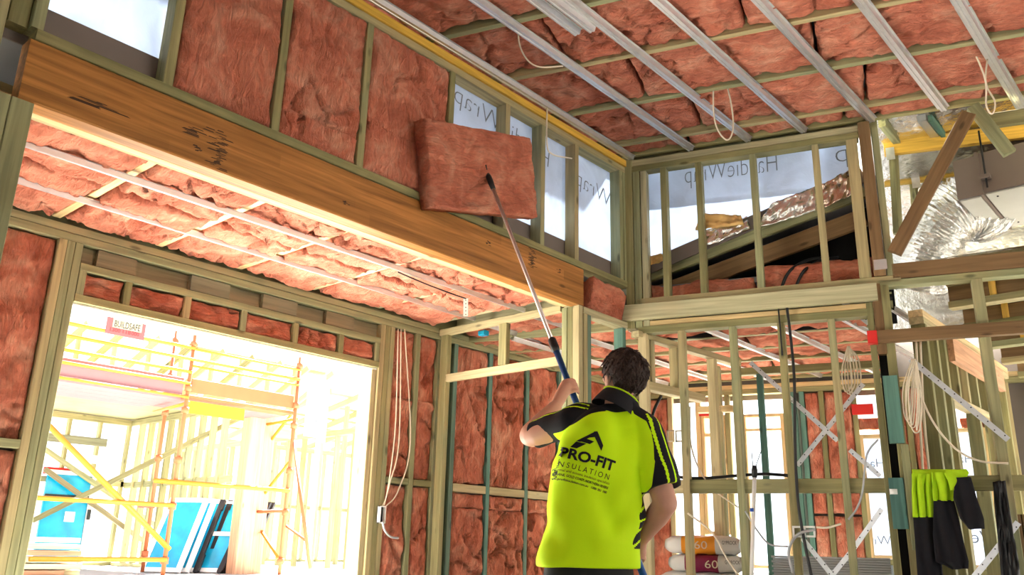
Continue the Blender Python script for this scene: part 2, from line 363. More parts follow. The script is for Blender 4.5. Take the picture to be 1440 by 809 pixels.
# ------------------------------------------------------------------ insulation batts
def batt_mesh(L, Wd, T, seed, res=0.024, rough=1.0, crease=1.0, edge=0.035):
    """a soft glasswool batt: length L on X, width Wd on Y, face towards +Z, back at z=0"""
    nu = max(8, int(L / res)); nv = max(6, int(Wd / res))
    u, v = np.meshgrid(np.linspace(0, 1, nu + 1), np.linspace(0, 1, nv + 1), indexing='ij'); u = u.ravel(); v = v.ravel()
    x = (u - 0.5) * L; y = (v - 0.5) * Wd
    s = np.full_like(x, seed * 7.31)
    ex = np.minimum(u, 1 - u) * L; ey = np.minimum(v, 1 - v) * Wd
    e = np.minimum(ex, ey); rnd = 1 - np.clip(1 - e / edge, 0, 1) ** 2.4
    P = np.stack([x, y, s], 1)
    wob = fbm(P * np.array([5, 5, 1]), 2)
    c1 = noise3(np.stack([x * 3.1 + wob * 0.6, y * 4.3 + wob * 0.5, s + 3], 1)); c2 = noise3(np.stack([x * 5.5 + wob * 0.8, y * 2.4, s + 9], 1))
    cr = np.exp(-(c1 / 0.035) ** 2) * np.clip(noise3(P * 2.2 + 5) * 3 + 0.55, 0, 1) + 0.8 * np.exp(-(c2 / 0.03) ** 2) * np.clip(noise3(P * 1.7 + 31) * 3 + 0.3, 0, 1)
    z = T * (0.80 + 0.20 * rnd) + rough * (0.030 * fbm(P * np.array([3.2, 3.2, 1]), 2) + 0.020 * fbm(P * np.array([10, 13, 1]) + 40, 4) - 0.012 * np.abs(fbm(P * np.array([6, 17, 1]) + 77, 3))) * (0.35 + 0.65 * rnd)
    z = z - crease * 0.030 * np.minimum(cr, 1.2) * rnd
    jx = 0.010 * rough * fbm(np.stack([y * 9, s, x], 1), 2); jy = 0.010 * rough * fbm(np.stack([x * 9, s + 4, y], 1), 2)
    X = x + jx * (ex < 1e-6) * np.sign(-x) * -1 * 0; Y = y
    X = X - np.sign(x) * np.clip(1 - ex / edge, 0, 1) * (0.006 - jx * 1.2); Y = Y - np.sign(y) * np.clip(1 - ey / edge, 0, 1) * (0.006 - jy * 1.2)
    top = np.stack([X, Y, np.maximum(z, 0.015)], 1)
    idx = np.arange((nu + 1) * (nv + 1)).reshape(nu + 1, nv + 1)
    a = idx[:-1, :-1].ravel(); b = idx[1:, :-1].ravel(); c = idx[1:, 1:].ravel(); d = idx[:-1, 1:].ravel()
    faces = np.stack([a, b, c, d], 1).tolist()
    loop = list(idx[:, 0]) + list(idx[-1, 1:]) + list(idx[-2::-1, -1]) + list(idx[0, -2:0:-1])
    n0 = len(top); bot = top[loop].copy(); bot[:, 2] = 0
    for i in range(len(loop)):
        j = (i + 1) % len(loop); faces.append([loop[j], loop[i], n0 + i, n0 + j])
    faces.append([n0 + len(loop) - 1 - i for i in range(len(loop))])
    me = bpy.data.meshes.new('batt'); me.from_pydata(np.concatenate([top, bot]).tolist(), [], faces)
    me.polygons.foreach_set('use_smooth', [True] * len(me.polygons)); me.update()
    return me
_bs = [0]
def batt(origin, xdir, zdir, L, Wd, T, label, group=None, seed=None, name='insulation_batt', **kw):
    """origin = centre of the back; zdir = the way the soft face looks"""
    _bs[0] += 1
    me = batt_mesh(L, Wd, T, seed if seed is not None else _bs[0], **kw)
    X = Vector(xdir).normalized(); Z = Vector(zdir).normalized(); Y = Z.cross(X).normalized(); X = Y.cross(Z)
    o = link(name, me, M_BATT); mw = Matrix((X, Y, Z)).transposed().to_4x4(); mw.translation = Vector(origin)
    if not isinstance(label, str): put(o, label, mw); return o          # a piece of that wall or ceiling
    o.matrix_basis = mw
    return tag(o, label, 'insulation', group)
# ================================================================== the setting
Z3 = Vector((0, 0, 1))
box('floor', (-4.80, -6, -0.12), (4.5, 9.5, 0.0), M_CONC)['kind'] = 'structure'
box('ground', (-60, -40, -0.5), (40, 60, -0.15), M_GROUND)['kind'] = 'structure'
CZ = 3.846                                    # underside of the high ceiling's steel channels
XA = -3.33                                    # room face of the left wall

# roofs: the high roof over the room, the low roofs over the alcove and the rooms behind
def plate(name, pts, t, mat, parent=None):
    return prism(name, pts, (0, 0, t), mat, parent)
rf = plate('roof_high', [(-3.9, -5.2, 4.16), (4.6, -5.2, 4.16), (4.6, 6.6, 4.16), (-1.2, 6.05, 4.16), (-1.6, 5.85, 4.16), (-3.9, 5.15, 4.16)], 0.05, M_ROOF); rf['kind'] = 'structure'
plate('roof_low_left', [(-5.35, -4, 2.86), (-3.46, -4, 3.0), (-3.46, 5.0, 3.0), (-3.6, 7.6, 2.9), (-5.35, 7.6, 2.86)], 0.04, M_ROOF)['kind'] = 'structure'

# added to limit the daylight: rear and side walls with openings, behind the camera
wq = setting('added_wall_rear', (0, -4.2, 0))
box('panel', (-3.4, -4.3, 0), (0.8, -4.2, 4.1), M_GREYB, wq); box('panel', (2.6, -4.3, 0), (3.7, -4.2, 4.1), M_GREYB, wq); box('panel', (0.8, -4.3, 2.2), (2.6, -4.2, 4.1), M_GREYB, wq)
wside = setting('added_wall_side', (3.7, 1, 0))
box('panel', (3.6, -4.2, 0), (3.7, 3.2, 4.1), M_GREYB, wside); box('panel', (3.6, 5.2, 0), (3.7, 8.8, 4.1), M_GREYB, wside); box('panel', (3.6, 3.2, 2.5), (3.7, 5.2, 4.1), M_GREYB, wside)
we = setting('added_wall_end', (2, 8.8, 0))  # unseen end wall added to shut out sun from the right back
box('panel', (-0.3, 8.75, 0), (1.0, 8.85, 4.1), M_GREYB, we); box('panel', (2.2, 8.75, 0), (3.7, 8.85, 4.1), M_GREYB, we); box('panel', (1.0, 8.75, 2.1), (2.2, 8.85, 4.1), M_GREYB, we)
box('bounce_slab', (-8.2, -8, -0.15), (-4.80, 9, -0.06), M_BOUNCE)['kind'] = 'structure'  # unseen pale slab added to bounce sunlight up into the alcove

# ---- left wall: clerestory frame on the beam
wl = setting('wall_left', (XA, 2.5, 2.82))
xc = XA - 0.045
box('bottom_plate', (XA - 0.09, 0.90, 2.815), (XA + 0.004, 5.03, 2.862), T_TREAT, wl)
for y in (0.90, 1.44, 1.985, 2.505, 3.15, 3.66, 4.025, 4.40, 4.955):
    box('stud', (XA - 0.09, y - 0.0225, 2.862), (XA, y + 0.0225, 3.735), T_TREAT, wl)
box('stud', (XA - 0.09, 4.985, 2.862), (XA, 5.03, 3.735), T_TREAT, wl)
box('top_plate', (XA - 0.09, 0.2, 3.735), (XA, 5.03, 3.785), T_TREAT, wl)
box('ledger', (XA - 0.075, 0.2, 3.787), (XA + 0.012, 5.03, 3.840), T_YELLOW, wl)
box('flashing_board', (XA - 0.105, 0.6, 2.82), (XA - 0.093, 5.03, 3.02), M_GREYB, wl)
box('leak_block', (XA - 0.17, -4.2, 3.79), (XA - 0.13, 5.2, 4.16), T_TREAT, wl)  # added strip that stops sun leaking in under the high roof
# posts that carry the near end of the beam, and the wall going on towards the camera
for y0, y1, zt, x in ((0.865, 0.945, 2.548, 0), (0.795, 0.862, 2.548, 0.0), (0.70, 0.79, 3.735, 0.002), (0.80, 0.875, 3.735, -0.03)):
    z0 = 0 if zt < 3 else (0 if y0 < 0.79 else 2.862)
    box('post', (XA - 0.09 + x, y0, z0), (XA + x, y1, zt), T_TREAT, wl)
for y in (0.25, -0.2, -0.65, -1.1, -1.55, -2.0):
    box('stud', (XA - 0.09, y - 0.0225, 0.045), (XA, y + 0.0225, 3.735), T_TREAT, wl)
box('wall_sheet', (XA - 0.105, -2.3, 0.0), (XA - 0.092, 0.69, 3.84), M_GREYB, wl)
# post at the far end of the beam (four studs nailed together) and the plate from it to the corner
for k, (x0, x1) in enumerate(((-3.335, -3.39), (-3.392, -3.437), (-3.439, -3.484))):
    box('post', (x1, 4.43 + 0.004 * (k % 2), 0), (x0, 4.475, 2.548), T_PALE if k == 0 else T_TREAT, wl)
box('post', (-3.42, 4.478, 0), (-3.33, 4.523, 2.5), T_TREAT, wl)
box('post', (-3.418, 4.526, 0), (-3.335, 4.57, 2.5), T_TEAL, wl)
box('top_plate', (-3.42, 4.478, 2.503), (-3.33, 5.03, 2.548), T_PALE, wl)
box('stud', (-3.42, 4.96, 0.0), (-3.34, 5.0, 2.5), T_TEAL, wl)

# the glue laminated beam under the clerestory
lb = tag(box('lintel_beam', (XA - 0.09, 0.885, 2.55), (XA, 4.475, 2.813), T_GLUE, c=0.006), 'long honey coloured laminated timber beam spanning the wide alcove opening', 'beam')

# dark burn and pencil marks on the beam's face
M_MARK = plain('dark_stain', (0.055, 0.025, 0.010), 0.7)
def marks(px, py, n, dy, dz, seed):
    c = onx(px, py, XA + 0.0012); r_ = random.Random(seed); v = []; f = []
    for k in range(n):
        y = c.y + r_.gauss(0, dy); z = c.z + (k / n - 0.5) * dz; L = r_.uniform(0.3, 1.0) * dy * 1.6; t = r_.uniform(0.0015, 0.004); b0 = len(v)
        v += [Vector((c.x, y - L, z - t)), Vector((c.x, y + L, z - t * 0.6)), Vector((c.x, y + L * 0.8, z + t)), Vector((c.x, y - L * 0.7, z + t * 0.8))]; f.append((b0, b0 + 1, b0 + 2, b0 + 3))
    return under(geo('stain', v, f, M_MARK), lb)
marks(308, 210, 30, 0.022, 0.19, 1); marks(275, 186, 8, 0.030, 0.05, 2); marks(277, 208, 6, 0.010, 0.025, 3); marks(748, 362, 22, 0.020, 0.14, 4); marks(140, 148, 6, 0.05, 0.03, 5); marks(688, 342, 6, 0.012, 0.03, 6); marks(786, 381, 6, 0.012, 0.03, 7); marks(484, 284, 5, 0.012, 0.02, 8)

# ---- alcove ceiling
ca = setting('ceiling_alcove', (-4.0, 2.5, 2.56))
box('ledger', (XA - 0.14, 0.7, 2.553), (XA - 0.093, 4.42, 2.60), T_RAW, ca)
box('trimmer', (XA - 0.185, 0.7, 2.565), (XA - 0.142, 4.42, 2.66), T_TREAT, ca)
JY = [0.98, 1.55, 2.13, 2.66, 3.22, 3.80, 4.36]
for y in JY: box('joist', (-4.70, y - 0.0225, 2.612), (XA - 0.187, y + 0.0225, 2.72), T_RAW if y < 3 else T_PALE, ca)
def hat_mesh(L, w=0.052, h=0.026, fl=0.012, t=0.0018):
    """rolled steel furring channel: crown down, two flanges up, ribs in the crown"""
    prof = [(-w / 2 - fl, h), (-w / 2, h), (-w * 0.34, 0.0), (-w * 0.12, 0), (-w * 0.08, 0.004), (w * 0.08, 0.004), (w * 0.12, 0), (w * 0.34, 0), (w / 2, h), (w / 2 + fl, h)]
    n = len(prof); v = []
    for x in (-L / 2, L / 2):
        v += [(x, a, b) for a, b in prof] + [(x, a, b + t) for a, b in prof]
    f = []
    for i in range(n - 1):
        f += [(i, i + 1, i + 1 + 2 * n, i + 2 * n), (n + i + 1, n + i, n + i + 2 * n, n + i + 1 + 2 * n), (i, n + i, n + i + 1, i + 1), (2 * n + i + 1, 3 * n + i + 1, 3 * n + i, 2 * n + i)]
    f += [(0, 2 * n, 3 * n, n), (n - 1, 2 * n - 1, 4 * n - 1, 3 * n - 1)]
    return mesh_from(v, f)
def channel(p0, p1, parent, name='furring_channel', **kw):
    o = link(name, hat_mesh((Vector(p1) - Vector(p0)).length, **kw), M_STEEL); put(o, parent, frame_mw(p0, p1)); return o
for x, z in ((-3.78, 2.556), (-4.27, 2.572)): channel((x, 0.75, z), (x, 4.38, z), ca, w=0.02, fl=0.006)
for i in range(len(JY) - 1):
    y0, y1 = JY[i], JY[i + 1]; yc = (y0 + y1) / 2; w = y1 - y0 - 0.047
    for x0, x1 in ((-4.68, -4.05), (-4.04, -3.53)):
        batt(((x0 + x1) / 2, yc, 2.735), (1, 0, 0), (0, 0, -1), x1 - x0, w, 0.148, ca, rough=1.1, crease=1.6, res=0.018, edge=0.026)

# ---- window wall on the far side of the alcove
XW = -4.69
ww = setting('wall_window', (XW, 3, 0))
box('top_plate', (XW - 0.09, 0.2, 2.50), (XW, 7.1, 2.545), T_TREAT, ww)
box('top_plate', (XW - 0.09, 0.2, 2.548), (XW, 7.1, 2.59), T_TREAT, ww)
for y0 in (1.585, 1.628, 1.671): box('jamb_stud', (XW - 0.09, y0, 0), (XW + (0.004 if y0 < 1.6 else 0), y0 + 0.041, 2.5), T_TREAT, ww)
for y0 in (3.845, 3.89, 3.935): box('jamb_stud', (XW - 0.09, y0, 0), (XW, y0 + 0.043, 2.5), T_TREAT, ww)
for y in (0.9, 1.30, 4.215, 4.44, 4.49): box('stud', (XW - 0.09, y - 0.0225, 0), (XW, y + 0.0225, 2.5), T_TREAT, ww)
box('header_plate', (XW - 0.09, 1.714, 2.175), (XW, 3.843, 2.220), T_TREAT, ww)
box('header_plate', (XW - 0.09, 1.714, 2.352), (XW + 0.002, 3.843, 2.395), T_TREAT, ww)
CRP = [1.735, 1.992, 2.355, 2.735, 3.125, 3.50, 3.82]
for y in CRP: box('cripple', (XW - 0.09, y - 0.02, 2.22), (XW, y + 0.02, 2.352), T_TREAT, ww)
box('lintel', (XW - 0.09, 1.714, 2.397), (XW - 0.05, 3.843, 2.499), T_BOARD, ww)
for y0, y1 in ((1.80, 2.02), (2.36, 2.62), (2.86, 3.12), (3.36, 3.60)): box('packer', (XW - 0.049, y0, 2.40), (XW - 0.012, y1, 2.496), T_BOARD, ww)
for y0, y1 in ((0.92, 1.278), (1.322, 1.584), (3.98, 4.19), (4.24, 4.416)): box('noggin', (XW - 0.09, y0, 1.375), (XW, y1, 1.42), T_TREAT, ww)
for k in range(6):
    y0, y1 = CRP[k] + 0.02, CRP[k + 1] - 0.02
    batt((XW - 0.088, (y0 + y1) / 2, 2.286), (0, 1, 0), (1, 0, 0), y1 - y0, 0.13, 0.075, ww, res=0.010, rough=1.5, crease=1.8, edge=0.03)
for (y0, y1) in ((0.92, 1.278), (1.322, 1.584)):
    for z0, z1 in ((0.05, 1.372), (1.422, 2.498)):
        batt((XW - 0.088, (y0 + y1) / 2, (z0 + z1) / 2), (0, 0, 1), (1, 0, 0), z1 - z0, y1 - y0, 0.075, ww)
for (y0, y1) in ((3.98, 4.19), (4.24, 4.416)):
    for z0, z1 in ((0.05, 1.372), (1.422, 2.0), (1.99, 2.498)):
        batt((XW - 0.088, (y0 + y1) / 2, (z0 + z1) / 2), (0, 0, 1), (1, 0, 0), z1 - z0, y1 - y0, 0.078, ww, rough=1.5, crease=2.0, res=0.016)
# the same wall going on past the cross frame, teal studs
TS = [4.62, 5.03, 5.50, 5.95, 6.40, 6.85]
for y in TS: box('stud', (XW - 0.09, y - 0.0225, 0), (XW, y + 0.0225, 2.5), T_TEAL, ww)
for a, b in zip(TS[:-1], TS[1:]):
    box('noggin', (XW - 0.09, a + 0.0225, 1.36), (XW, b - 0.0225, 1.42), T_PALE, ww)
    for z0, z1 in ((0.05, 1.25), (1.24, 1.357), (1.423, 2.498)):
        batt((XW - 0.088, (a + b) / 2, (z0 + z1) / 2), (0, 0, 1), (1, 0, 0), z1 - z0, b - a - 0.047, 0.085, ww, rough=1.6, crease=2.2, res=0.018)
# window frame of the wide opening (white reveal)
wn = setting('window_1', (XW - 0.09, 2.8, 0))
box('frame_head', (XW - 0.115, 1.714, 2.160), (XW - 0.02, 3.843, 2.1745), M_WHITE, wn)
box('frame_jamb', (XW - 0.16, 1.714, 0.02), (XW - 0.06, 1.728, 2.159), M_WHITE, wn)
box('frame_jamb', (XW - 0.16, 3.80, 0.02), (XW - 0.02, 3.843, 2.159), T_PALE, wn)
box('outer_cladding', (XW - 0.12, -3.0, -0.1), (XW - 0.095, 1.71, 2.6), M_GREYB, ww)
box('outer_cladding', (XW - 0.12, 3.85, -0.1), (XW - 0.095, 7.1, 2.6), M_GREYB, ww)
box('outer_cladding', (XW - 0.12, 1.71, 2.177), (XW - 0.095, 3.85, 2.6), M_GREYB, ww)

box('leak_block', (XW - 0.09, -3.0, 2.59), (XW - 0.05, 7.1, 2.88), T_TREAT, ww)  # added strip sealing the light leak above the window wall
# ---- cross frame between the window wall and the beam's far post
wc = setting('wall_cross', (-4.0, 4.45, 0))
box('top_plate', (-4.685, 4.42, 2.525), (-3.49, 4.465, 2.575), T_PALE, wc)
box('header', (-4.60, 4.42, 2.155), (-3.488, 4.462, 2.212), T_PALE, wc)
box('stud', (-4.06, 4.42, 2.214), (-3.985, 4.465, 2.523), T_TREAT, wc)
box('stud', (-4.665, 4.42, 0), (-4.59, 4.465, 2.523), T_TREAT, wc)

# ---- high ceiling
ch = setting('ceiling_high', (-1.5, 3, CZ))
for i, x in enumerate((-3.29, -2.855, -2.455, -2.087, -1.657, -1.23, -0.826, -0.41, 0.0, 0.41, 0.82)):
    yend = BC.y + BM * (x - BC.x) + (0.02 if i < 6 else 0.3)
    channel((x, -0.6, CZ), (x, yend, CZ), ch)
RD = Vector((1, 0.34, 0)).normalized(); RN = Vector((-0.34, 1, 0)).normalized()
RY = [5.20 - 0.61 * k for k in range(10)]          # where each rafter crosses x=-2.2
def rp(k_y, s, z): return Vector((-2.2, k_y, z)) + RD * s
for ky in RY + [5.42]:
    s0 = (-3.46 + 2.2) / RD.x
    piece('rafter', rp(ky, s0, CZ + 0.085), rp(ky, 3.4, CZ + 0.085), 0.042, 0.11, T_TREAT, ch)
for bi in range(len(RY)):
    a = RY[bi]; b = RY[bi - 1] if bi else 5.20 + 0.22
    if bi == 0: a, b = 5.20, 5.42
    mid = (a + b) / 2; wd_ = (b - a) * RD.x - 0.045
    s = -1.42 + 0.03 * (bi % 3); lens = [1.10, 1.16, 0.98, 1.16, 1.16]
    off = 0.35 * ((bi * 37) % 10) / 10
    for L in ([0.75 + off] + lens):
        p = rp(mid, s + L / 2, CZ + 0.197)
        if s + L > 3.3: break
        batt(p, RD, (0, 0, -1), L - 0.008, wd_, 0.153, ch, rough=1.25, crease=1.7, res=0.017 if bi < 6 else 0.045, edge=0.024)
        s += L
# two short channels laid loose across the others
for (a, b), dz in ((((742, -30), (812, 50)), -0.03), (((795, -20), (833, 46)), -0.03)):
    p0 = onz(a[0], a[1], CZ + dz); p1 = onz(b[0], b[1], CZ + dz)
    x = p1.x
    o = channel((x, p0.y, CZ - 0.028), (x, p1.y, CZ - 0.028), None, 'loose_channel'); tag(o, 'short spare steel channel with a cut end tucked under the high ceiling', 'channel', 'spare channels')

# ---- batts in the clerestory of the left wall
CY = [1.4625, 1.9625, 2.0075, 2.4825, 2.5275, 3.1275]
for k in range(3):
    y0, y1 = CY[2 * k], CY[2 * k + 1]
    for z0, z1 in (((2.865, 3.45), (3.43, 3.735)), ((2.865, 3.02), (3.0, 3.735)), ((2.865, 3.16), (3.14, 3.735)))[k]:
        batt((XA - 0.085, (y0 + y1) / 2, (z0 + z1) / 2), (0, 0, 1), (1, 0, 0), z1 - z0, y1 - y0, 0.09, wl, rough=1.2, crease=1.8, res=0.016, edge=0.02)
batt((-3.38, 4.74, 2.553), (0, 1, 0), (0.25, 0, 1), 0.42, 0.10, 0.24, 'short pink offcut of batt stuffed behind the end of the laminated beam', 'batt offcuts', name='insulation_offcut', edge=0.06, crease=0.6)

# ---- building wrap over the clerestory
def sheet(name, p00, p10, p11, p01, mat, amp, seed, parent=None, nu=40, nv=24, nrm=None):
    p00, p10, p11, p01 = map(Vector, (p00, p10, p11, p01)); n = nrm or (p10 - p00).cross(p01 - p00).normalized()
    U, V = np.meshgrid(np.linspace(0, 1, nu + 1), np.linspace(0, 1, nv + 1), indexing='ij')
    Pn = np.stack([U.ravel() * 5, V.ravel() * 3, np.full(U.size, seed)], 1); h = fbm(Pn, 3) * amp
    v = []
    for i, (u, w) in enumerate(zip(U.ravel(), V.ravel())):
        v.append((p00 * (1 - u) + p10 * u) * (1 - w) + (p01 * (1 - u) + p11 * u) * w + n * h[i])
    f = [(i * (nv + 1) + j, (i + 1) * (nv + 1) + j, (i + 1) * (nv + 1) + j + 1, i * (nv + 1) + j + 1) for i in range(nu) for j in range(nv)]
    o = geo(name, v, f, mat, parent, True); sm = o.modifiers.new('thickness', 'SOLIDIFY'); sm.thickness = 0.0015; return o
xw = XA - 0.108
w1 = thing('wall_wrap', 'grey white building wrap behind the bare clerestory studs above the beam', 'wrap', (xw, 4, 2.9))
sheet('membrane', (xw, 3.13, 2.9), (xw, 5.10, 2.9), (xw, 5.10, 3.80), (xw, 3.13, 3.80), M_WRAP, 0.012, 3, w1)
w2 = thing('wall_wrap', 'grey white building wrap in the bay nearest the beam-end post', 'wrap', (xw, 1.2, 2.9))
sheet('membrane', (xw, 0.6, 2.9), (xw, 1.46, 2.9), (xw, 1.46, 3.80), (xw, 0.6, 3.80), M_WRAP, 0.012, 5, w2)
# print on the wrap shows mirrored from inside
lettering('print', 'HardieWrap', 0.19, (xw + 0.022, 4.20, 3.50), (0, -1, 0.12), (0, 0.12, 1), M_INK, w1, thin=-0.0035)
lettering('print', 'Wrap', 0.19, (xw + 0.022, 4.93, 3.44), (0, -1, 0.12), (0, 0.12, 1), M_INK, w1, thin=-0.0035)
# ================================================================== back wall (runs at an angle), upper frame
wb = setting('wall_back', (BC.x, BC.y, 0))
def bbar(name, s0, s1, z0, z1, o0, o1, mat, parent, c=0.003):
    """member along the back wall"""
    zc = (z0 + z1) / 2; oc = (o0 + o1) / 2
    return piece(name, pb(s0, oc, zc), pb(s1, oc, zc), abs(o1 - o0), z1 - z0, mat, parent, c=c)
def bstud(name, s, z0, z1, mat, parent, w=0.045, o0=0.0, o1=0.09):
    oc = (o0 + o1) / 2
    return piece(name, pb(s, oc, z0), pb(s, oc, z1), abs(o1 - o0), w, mat, parent, up=BD)
S_POST = sb(1236, 330)
bbar('bottom_plate', 0.02, S_POST + 0.10, 2.672, 2.72, 0.0, 0.09, T_TREAT, wb)
for px in (935, 986, 1065, 1157): bstud('stud', sb(px, 330), 2.72, 3.735, T_TREAT, wb)
bstud('stud', sb(1211, 330), 2.72, 3.735, T_TREAT, wb, w=0.075)
bstud('post', 0.03, 2.50, 3.735, T_TREAT, wb, w=0.05); bstud('post', 0.085, 2.50, 3.735, T_PALE, wb, w=0.045, o0=0.006)
bstud('post', S_POST - 0.02, 2.722, 3.85, T_BROWN, wb, w=0.075, o0=-0.01); bstud('post', S_POST + 0.045, 2.722, 3.80, T_TREAT, wb, w=0.045)
bbar('top_plate', 0.0, S_POST - 0.06, 3.737, 3.785, 0.0, 0.09, T_TREAT, wb)
bbar('top_plate', 0.0, S_POST - 0.06, 3.788, 3.84, 0.01, 0.09, T_PALE, wb)
bbar('rim_board', -0.10, sb(1233, 405, -0.03), 2.552, 2.668, -0.045, -0.003, T_PALE, wb)
bbar('leak_block', -0.2, S_POST + 0.07, 3.80, 4.16, 0.10, 0.14, T_TREAT, wb)  # added to seal the light leak over the back wall
bstud('post', -0.03, 2.50, 3.84, T_TREAT, wb, w=0.06, o0=-0.004, o1=0.13)
# lower frame
bbar('top_plate', 0.02, S_POST - 0.03, 2.46, 2.51, 0.0, 0.09, T_TREAT, wb)
bbar('top_plate', 0.02, S_POST - 0.03, 2.512, 2.55, 0.01, 0.10, T_RAW, wb)
LS = [sb(p, 600) for p in (962, 1037, 1108, 1182)]
for s_ in LS: bstud('stud', s_, 0.0, 2.458, T_TREAT, wb)
bstud('stud', 0.05, 0, 2.458, T_PALE, wb, w=0.06)
bstud('stud', sb(899, 600), 0.0, 2.458, T_PALE, wb, w=0.05, o0=0.1, o1=0.16)
prev = LS[0]
for s_ in LS[1:] + [S_POST - 0.06]:
    bbar('noggin', prev + 0.0225, s_ - 0.0225, 1.335, 1.425, 0.02, 0.062, T_TREAT, wb); prev = s_
bbar('noggin', 0.075, LS[0] - 0.0225, 1.335, 1.425, 0.02, 0.062, T_PALE, wb)
# heavy post under the joint and the frame to the right of it
S2 = sb(1243, 500)
bstud('post', S2 - 0.055, 0, 2.55, T_TREAT, wb, w=0.04); bstud('post', S2 + 0.045, 0, 2.66, T_TREAT, wb, w=0.055, o0=0.0)
bstud('post', S2 - 0.005, 2.20, 2.67, T_BROWN, wb, w=0.055, o0=-0.004, o1=0.05); bstud('post', S2 - 0.005, 0.0, 2.2, M_SHADE, wb, w=0.05, o0=0.05, o1=0.07)  # the near-black bar paints the shade in the gap between posts
bstud('packer', S2 + 0.02, 1.63, 2.05, T_TEAL, wb, w=0.085, o0=-0.045, o1=-0.003)
bstud('packer', S2 - 0.01, 1.12, 1.42, T_TEAL, wb, w=0.085, o0=-0.04, o1=-0.003)
bstud('packer', S2 + 0.06, 1.0, 1.62, T_TREAT, wb, w=0.045, o0=-0.045, o1=-0.003)
bbar('lintel', S_POST + 0.055, 4.2, 2.695, 2.80, 0.0, 0.09, T_BROWN, wb)
bbar('top_plate', S2 + 0.02, 4.2, 2.648, 2.692, 0.0, 0.09, T_TREAT, wb)
bstud('stud', sb(1404, 600), 0, 2.646, T_TREAT, wb, w=0.06)
bstud('stud', sb(1404, 600) + 0.5, 0, 2.646, T_TREAT, wb); bstud('stud', sb(1404, 600) + 1.0, 0, 2.646, T_TREAT, wb)
rl = bbar('rail', sb(1221, 477, -0.06), 3.6, 2.265, 2.345, -0.055, -0.005, T_BROWN, wb)
bbar('painted_end', sb(1220, 477, -0.06) - 0.0, sb(1234, 477, -0.06), 2.263, 2.347, -0.058, -0.0, M_RED, wb)
bbar('noggin', S2 + 0.075, sb(1404, 600) - 0.03, 1.345, 1.435, 0.02, 0.062, T_TREAT, wb)
bbar('noggin', sb(1404, 600) + 0.03, 3.4, 1.345, 1.435, 0.02, 0.062, T_TREAT, wb)
# diagonal braces in the open gable
piece('brace', onb(1258, 356, -0.03), onb(1362, 160, -0.03), 0.09, 0.045, T_BROWN, wb, up=BN)
piece('brace', onb(1368, 150, 0.05), onb(1420, 216, 0.05), 0.08, 0.045, T_TREAT, wb, up=BN)
bbar('beam', sb(1385, 175, 0.1), 4.2, 3.70, 3.80, 0.06, 0.10, T_TREAT, wb)
# galvanised strap braces (perforated)
def strap(p0, p1, parent, w=0.03, nrm=BN, holes=True, turn=0.0):
    p0 = Vector(p0); p1 = Vector(p1)
    o = piece('brace_strap', p0, p1, w, 0.002, M_STRAP, parent, up=nrm, c=0.0004)
    if holes:
        L = (p1 - p0).length; n = int(L / 0.055); X = (p1 - p0).normalized(); Yv = Vector(nrm).cross(X).normalized(); v = []; f = []
        for k in range(n):
            c = p0 + X * ((k + 0.5) * L / n) + Yv * (0.007 * (-1) ** k) - Vector(nrm) * 0.0016
            b0 = len(v)
            for j in range(6): v.append(c + (X * math.cos(j * math.pi / 3) + Yv * math.sin(j * math.pi / 3)) * 0.0045)
            f.append(tuple(range(b0, b0 + 6)))
        h = geo('holes', v, f, M_BLACK, None)
        mw = h.matrix_basis.copy(); h.parent = o; h.matrix_parent_inverse = Matrix.Identity(4)
        ow = Matrix.Translation(parent.location) @ o.matrix_basis
        h.matrix_basis = ow.inverted() @ mw
    return o
strap(onb(1280, 505, -0.02), onb(1418, 619, -0.02), wb, w=0.035)
strap(onb(1370, 812, -0.02), onb(1432, 735, -0.02), wb, w=0.035)
strap(onb(1180, 420, 0.10), onb(1222, 455, 0.10), wb, w=0.035)
strap(onb(1055, 510, 0.10), onb(1178, 620, 0.10), wb)
strap(onb(1121, 655, 0.105), onb(1214, 540, 0.105), wb)
strap(onb(1195, 633, 0.10), onb(1238, 670, 0.10), wb)
strap(onb(1198, 775, 0.10), onb(1240, 716, 0.10), wb)
strap(onb(1128, 757, 0.105), onb(1172, 812, 0.105), wb); strap(onb(1198, 775, 0.11), onb(1168, 812, 0.11), wb)
# nail plates on the post foot
for px, py in ((1238, 372), ): 
    q = onb(px, py, -0.012); piece('nail_plate', q - BD * 0.04, q + BD * 0.04, 0.003, 0.07, M_STEEL, wb, c=0.0005)

# the wrap behind the back wall's clerestory, cut along the lower roof line
OW = 0.134
wz0 = onb(903, 380, OW); wz1 = onb(1205, 246, OW)
w3 = thing('wall_wrap', 'grey white building wrap cut along a slope above the lower roof', 'wrap', tuple(pb(0, OW, 2.9)))
sheet('membrane', tuple(pb(-0.03, OW, wz0.z - 0.02)), tuple(pb(sb(1205, 232, OW), OW, wz1.z)), tuple(pb(sb(1205, 232, OW), OW, 3.82)), tuple(pb(-0.03, OW, 3.82)), M_WRAP, 0.012, 9, w3)
q0 = onb(1096, 240, OW - 0.020)
lettering('print', 'HardieWrap', 0.215, q0, -BD + Z3 * 0.02, Z3, M_INK, w3, thin=-0.004, width=sb(1096, 240, OW) - sb(966, 265, OW))
lettering('print', 'p', 0.215, onb(1196, 226, OW - 0.020), -BD, Z3, M_INK, w3, thin=-0.004)
# second layer lapped over the upper part of the sheet
sheet('overlap', tuple(pb(-0.02, OW + 0.010, onb(903, 294, OW).z)), tuple(pb(sb(1205, 270, OW), OW + 0.010, onb(1205, 262, OW).z)), tuple(pb(sb(1205, 270, OW), OW + 0.010, 3.80)), tuple(pb(-0.02, OW + 0.010, 3.80)), M_WRAPW, 0.008, 19, w3, 30, 10)

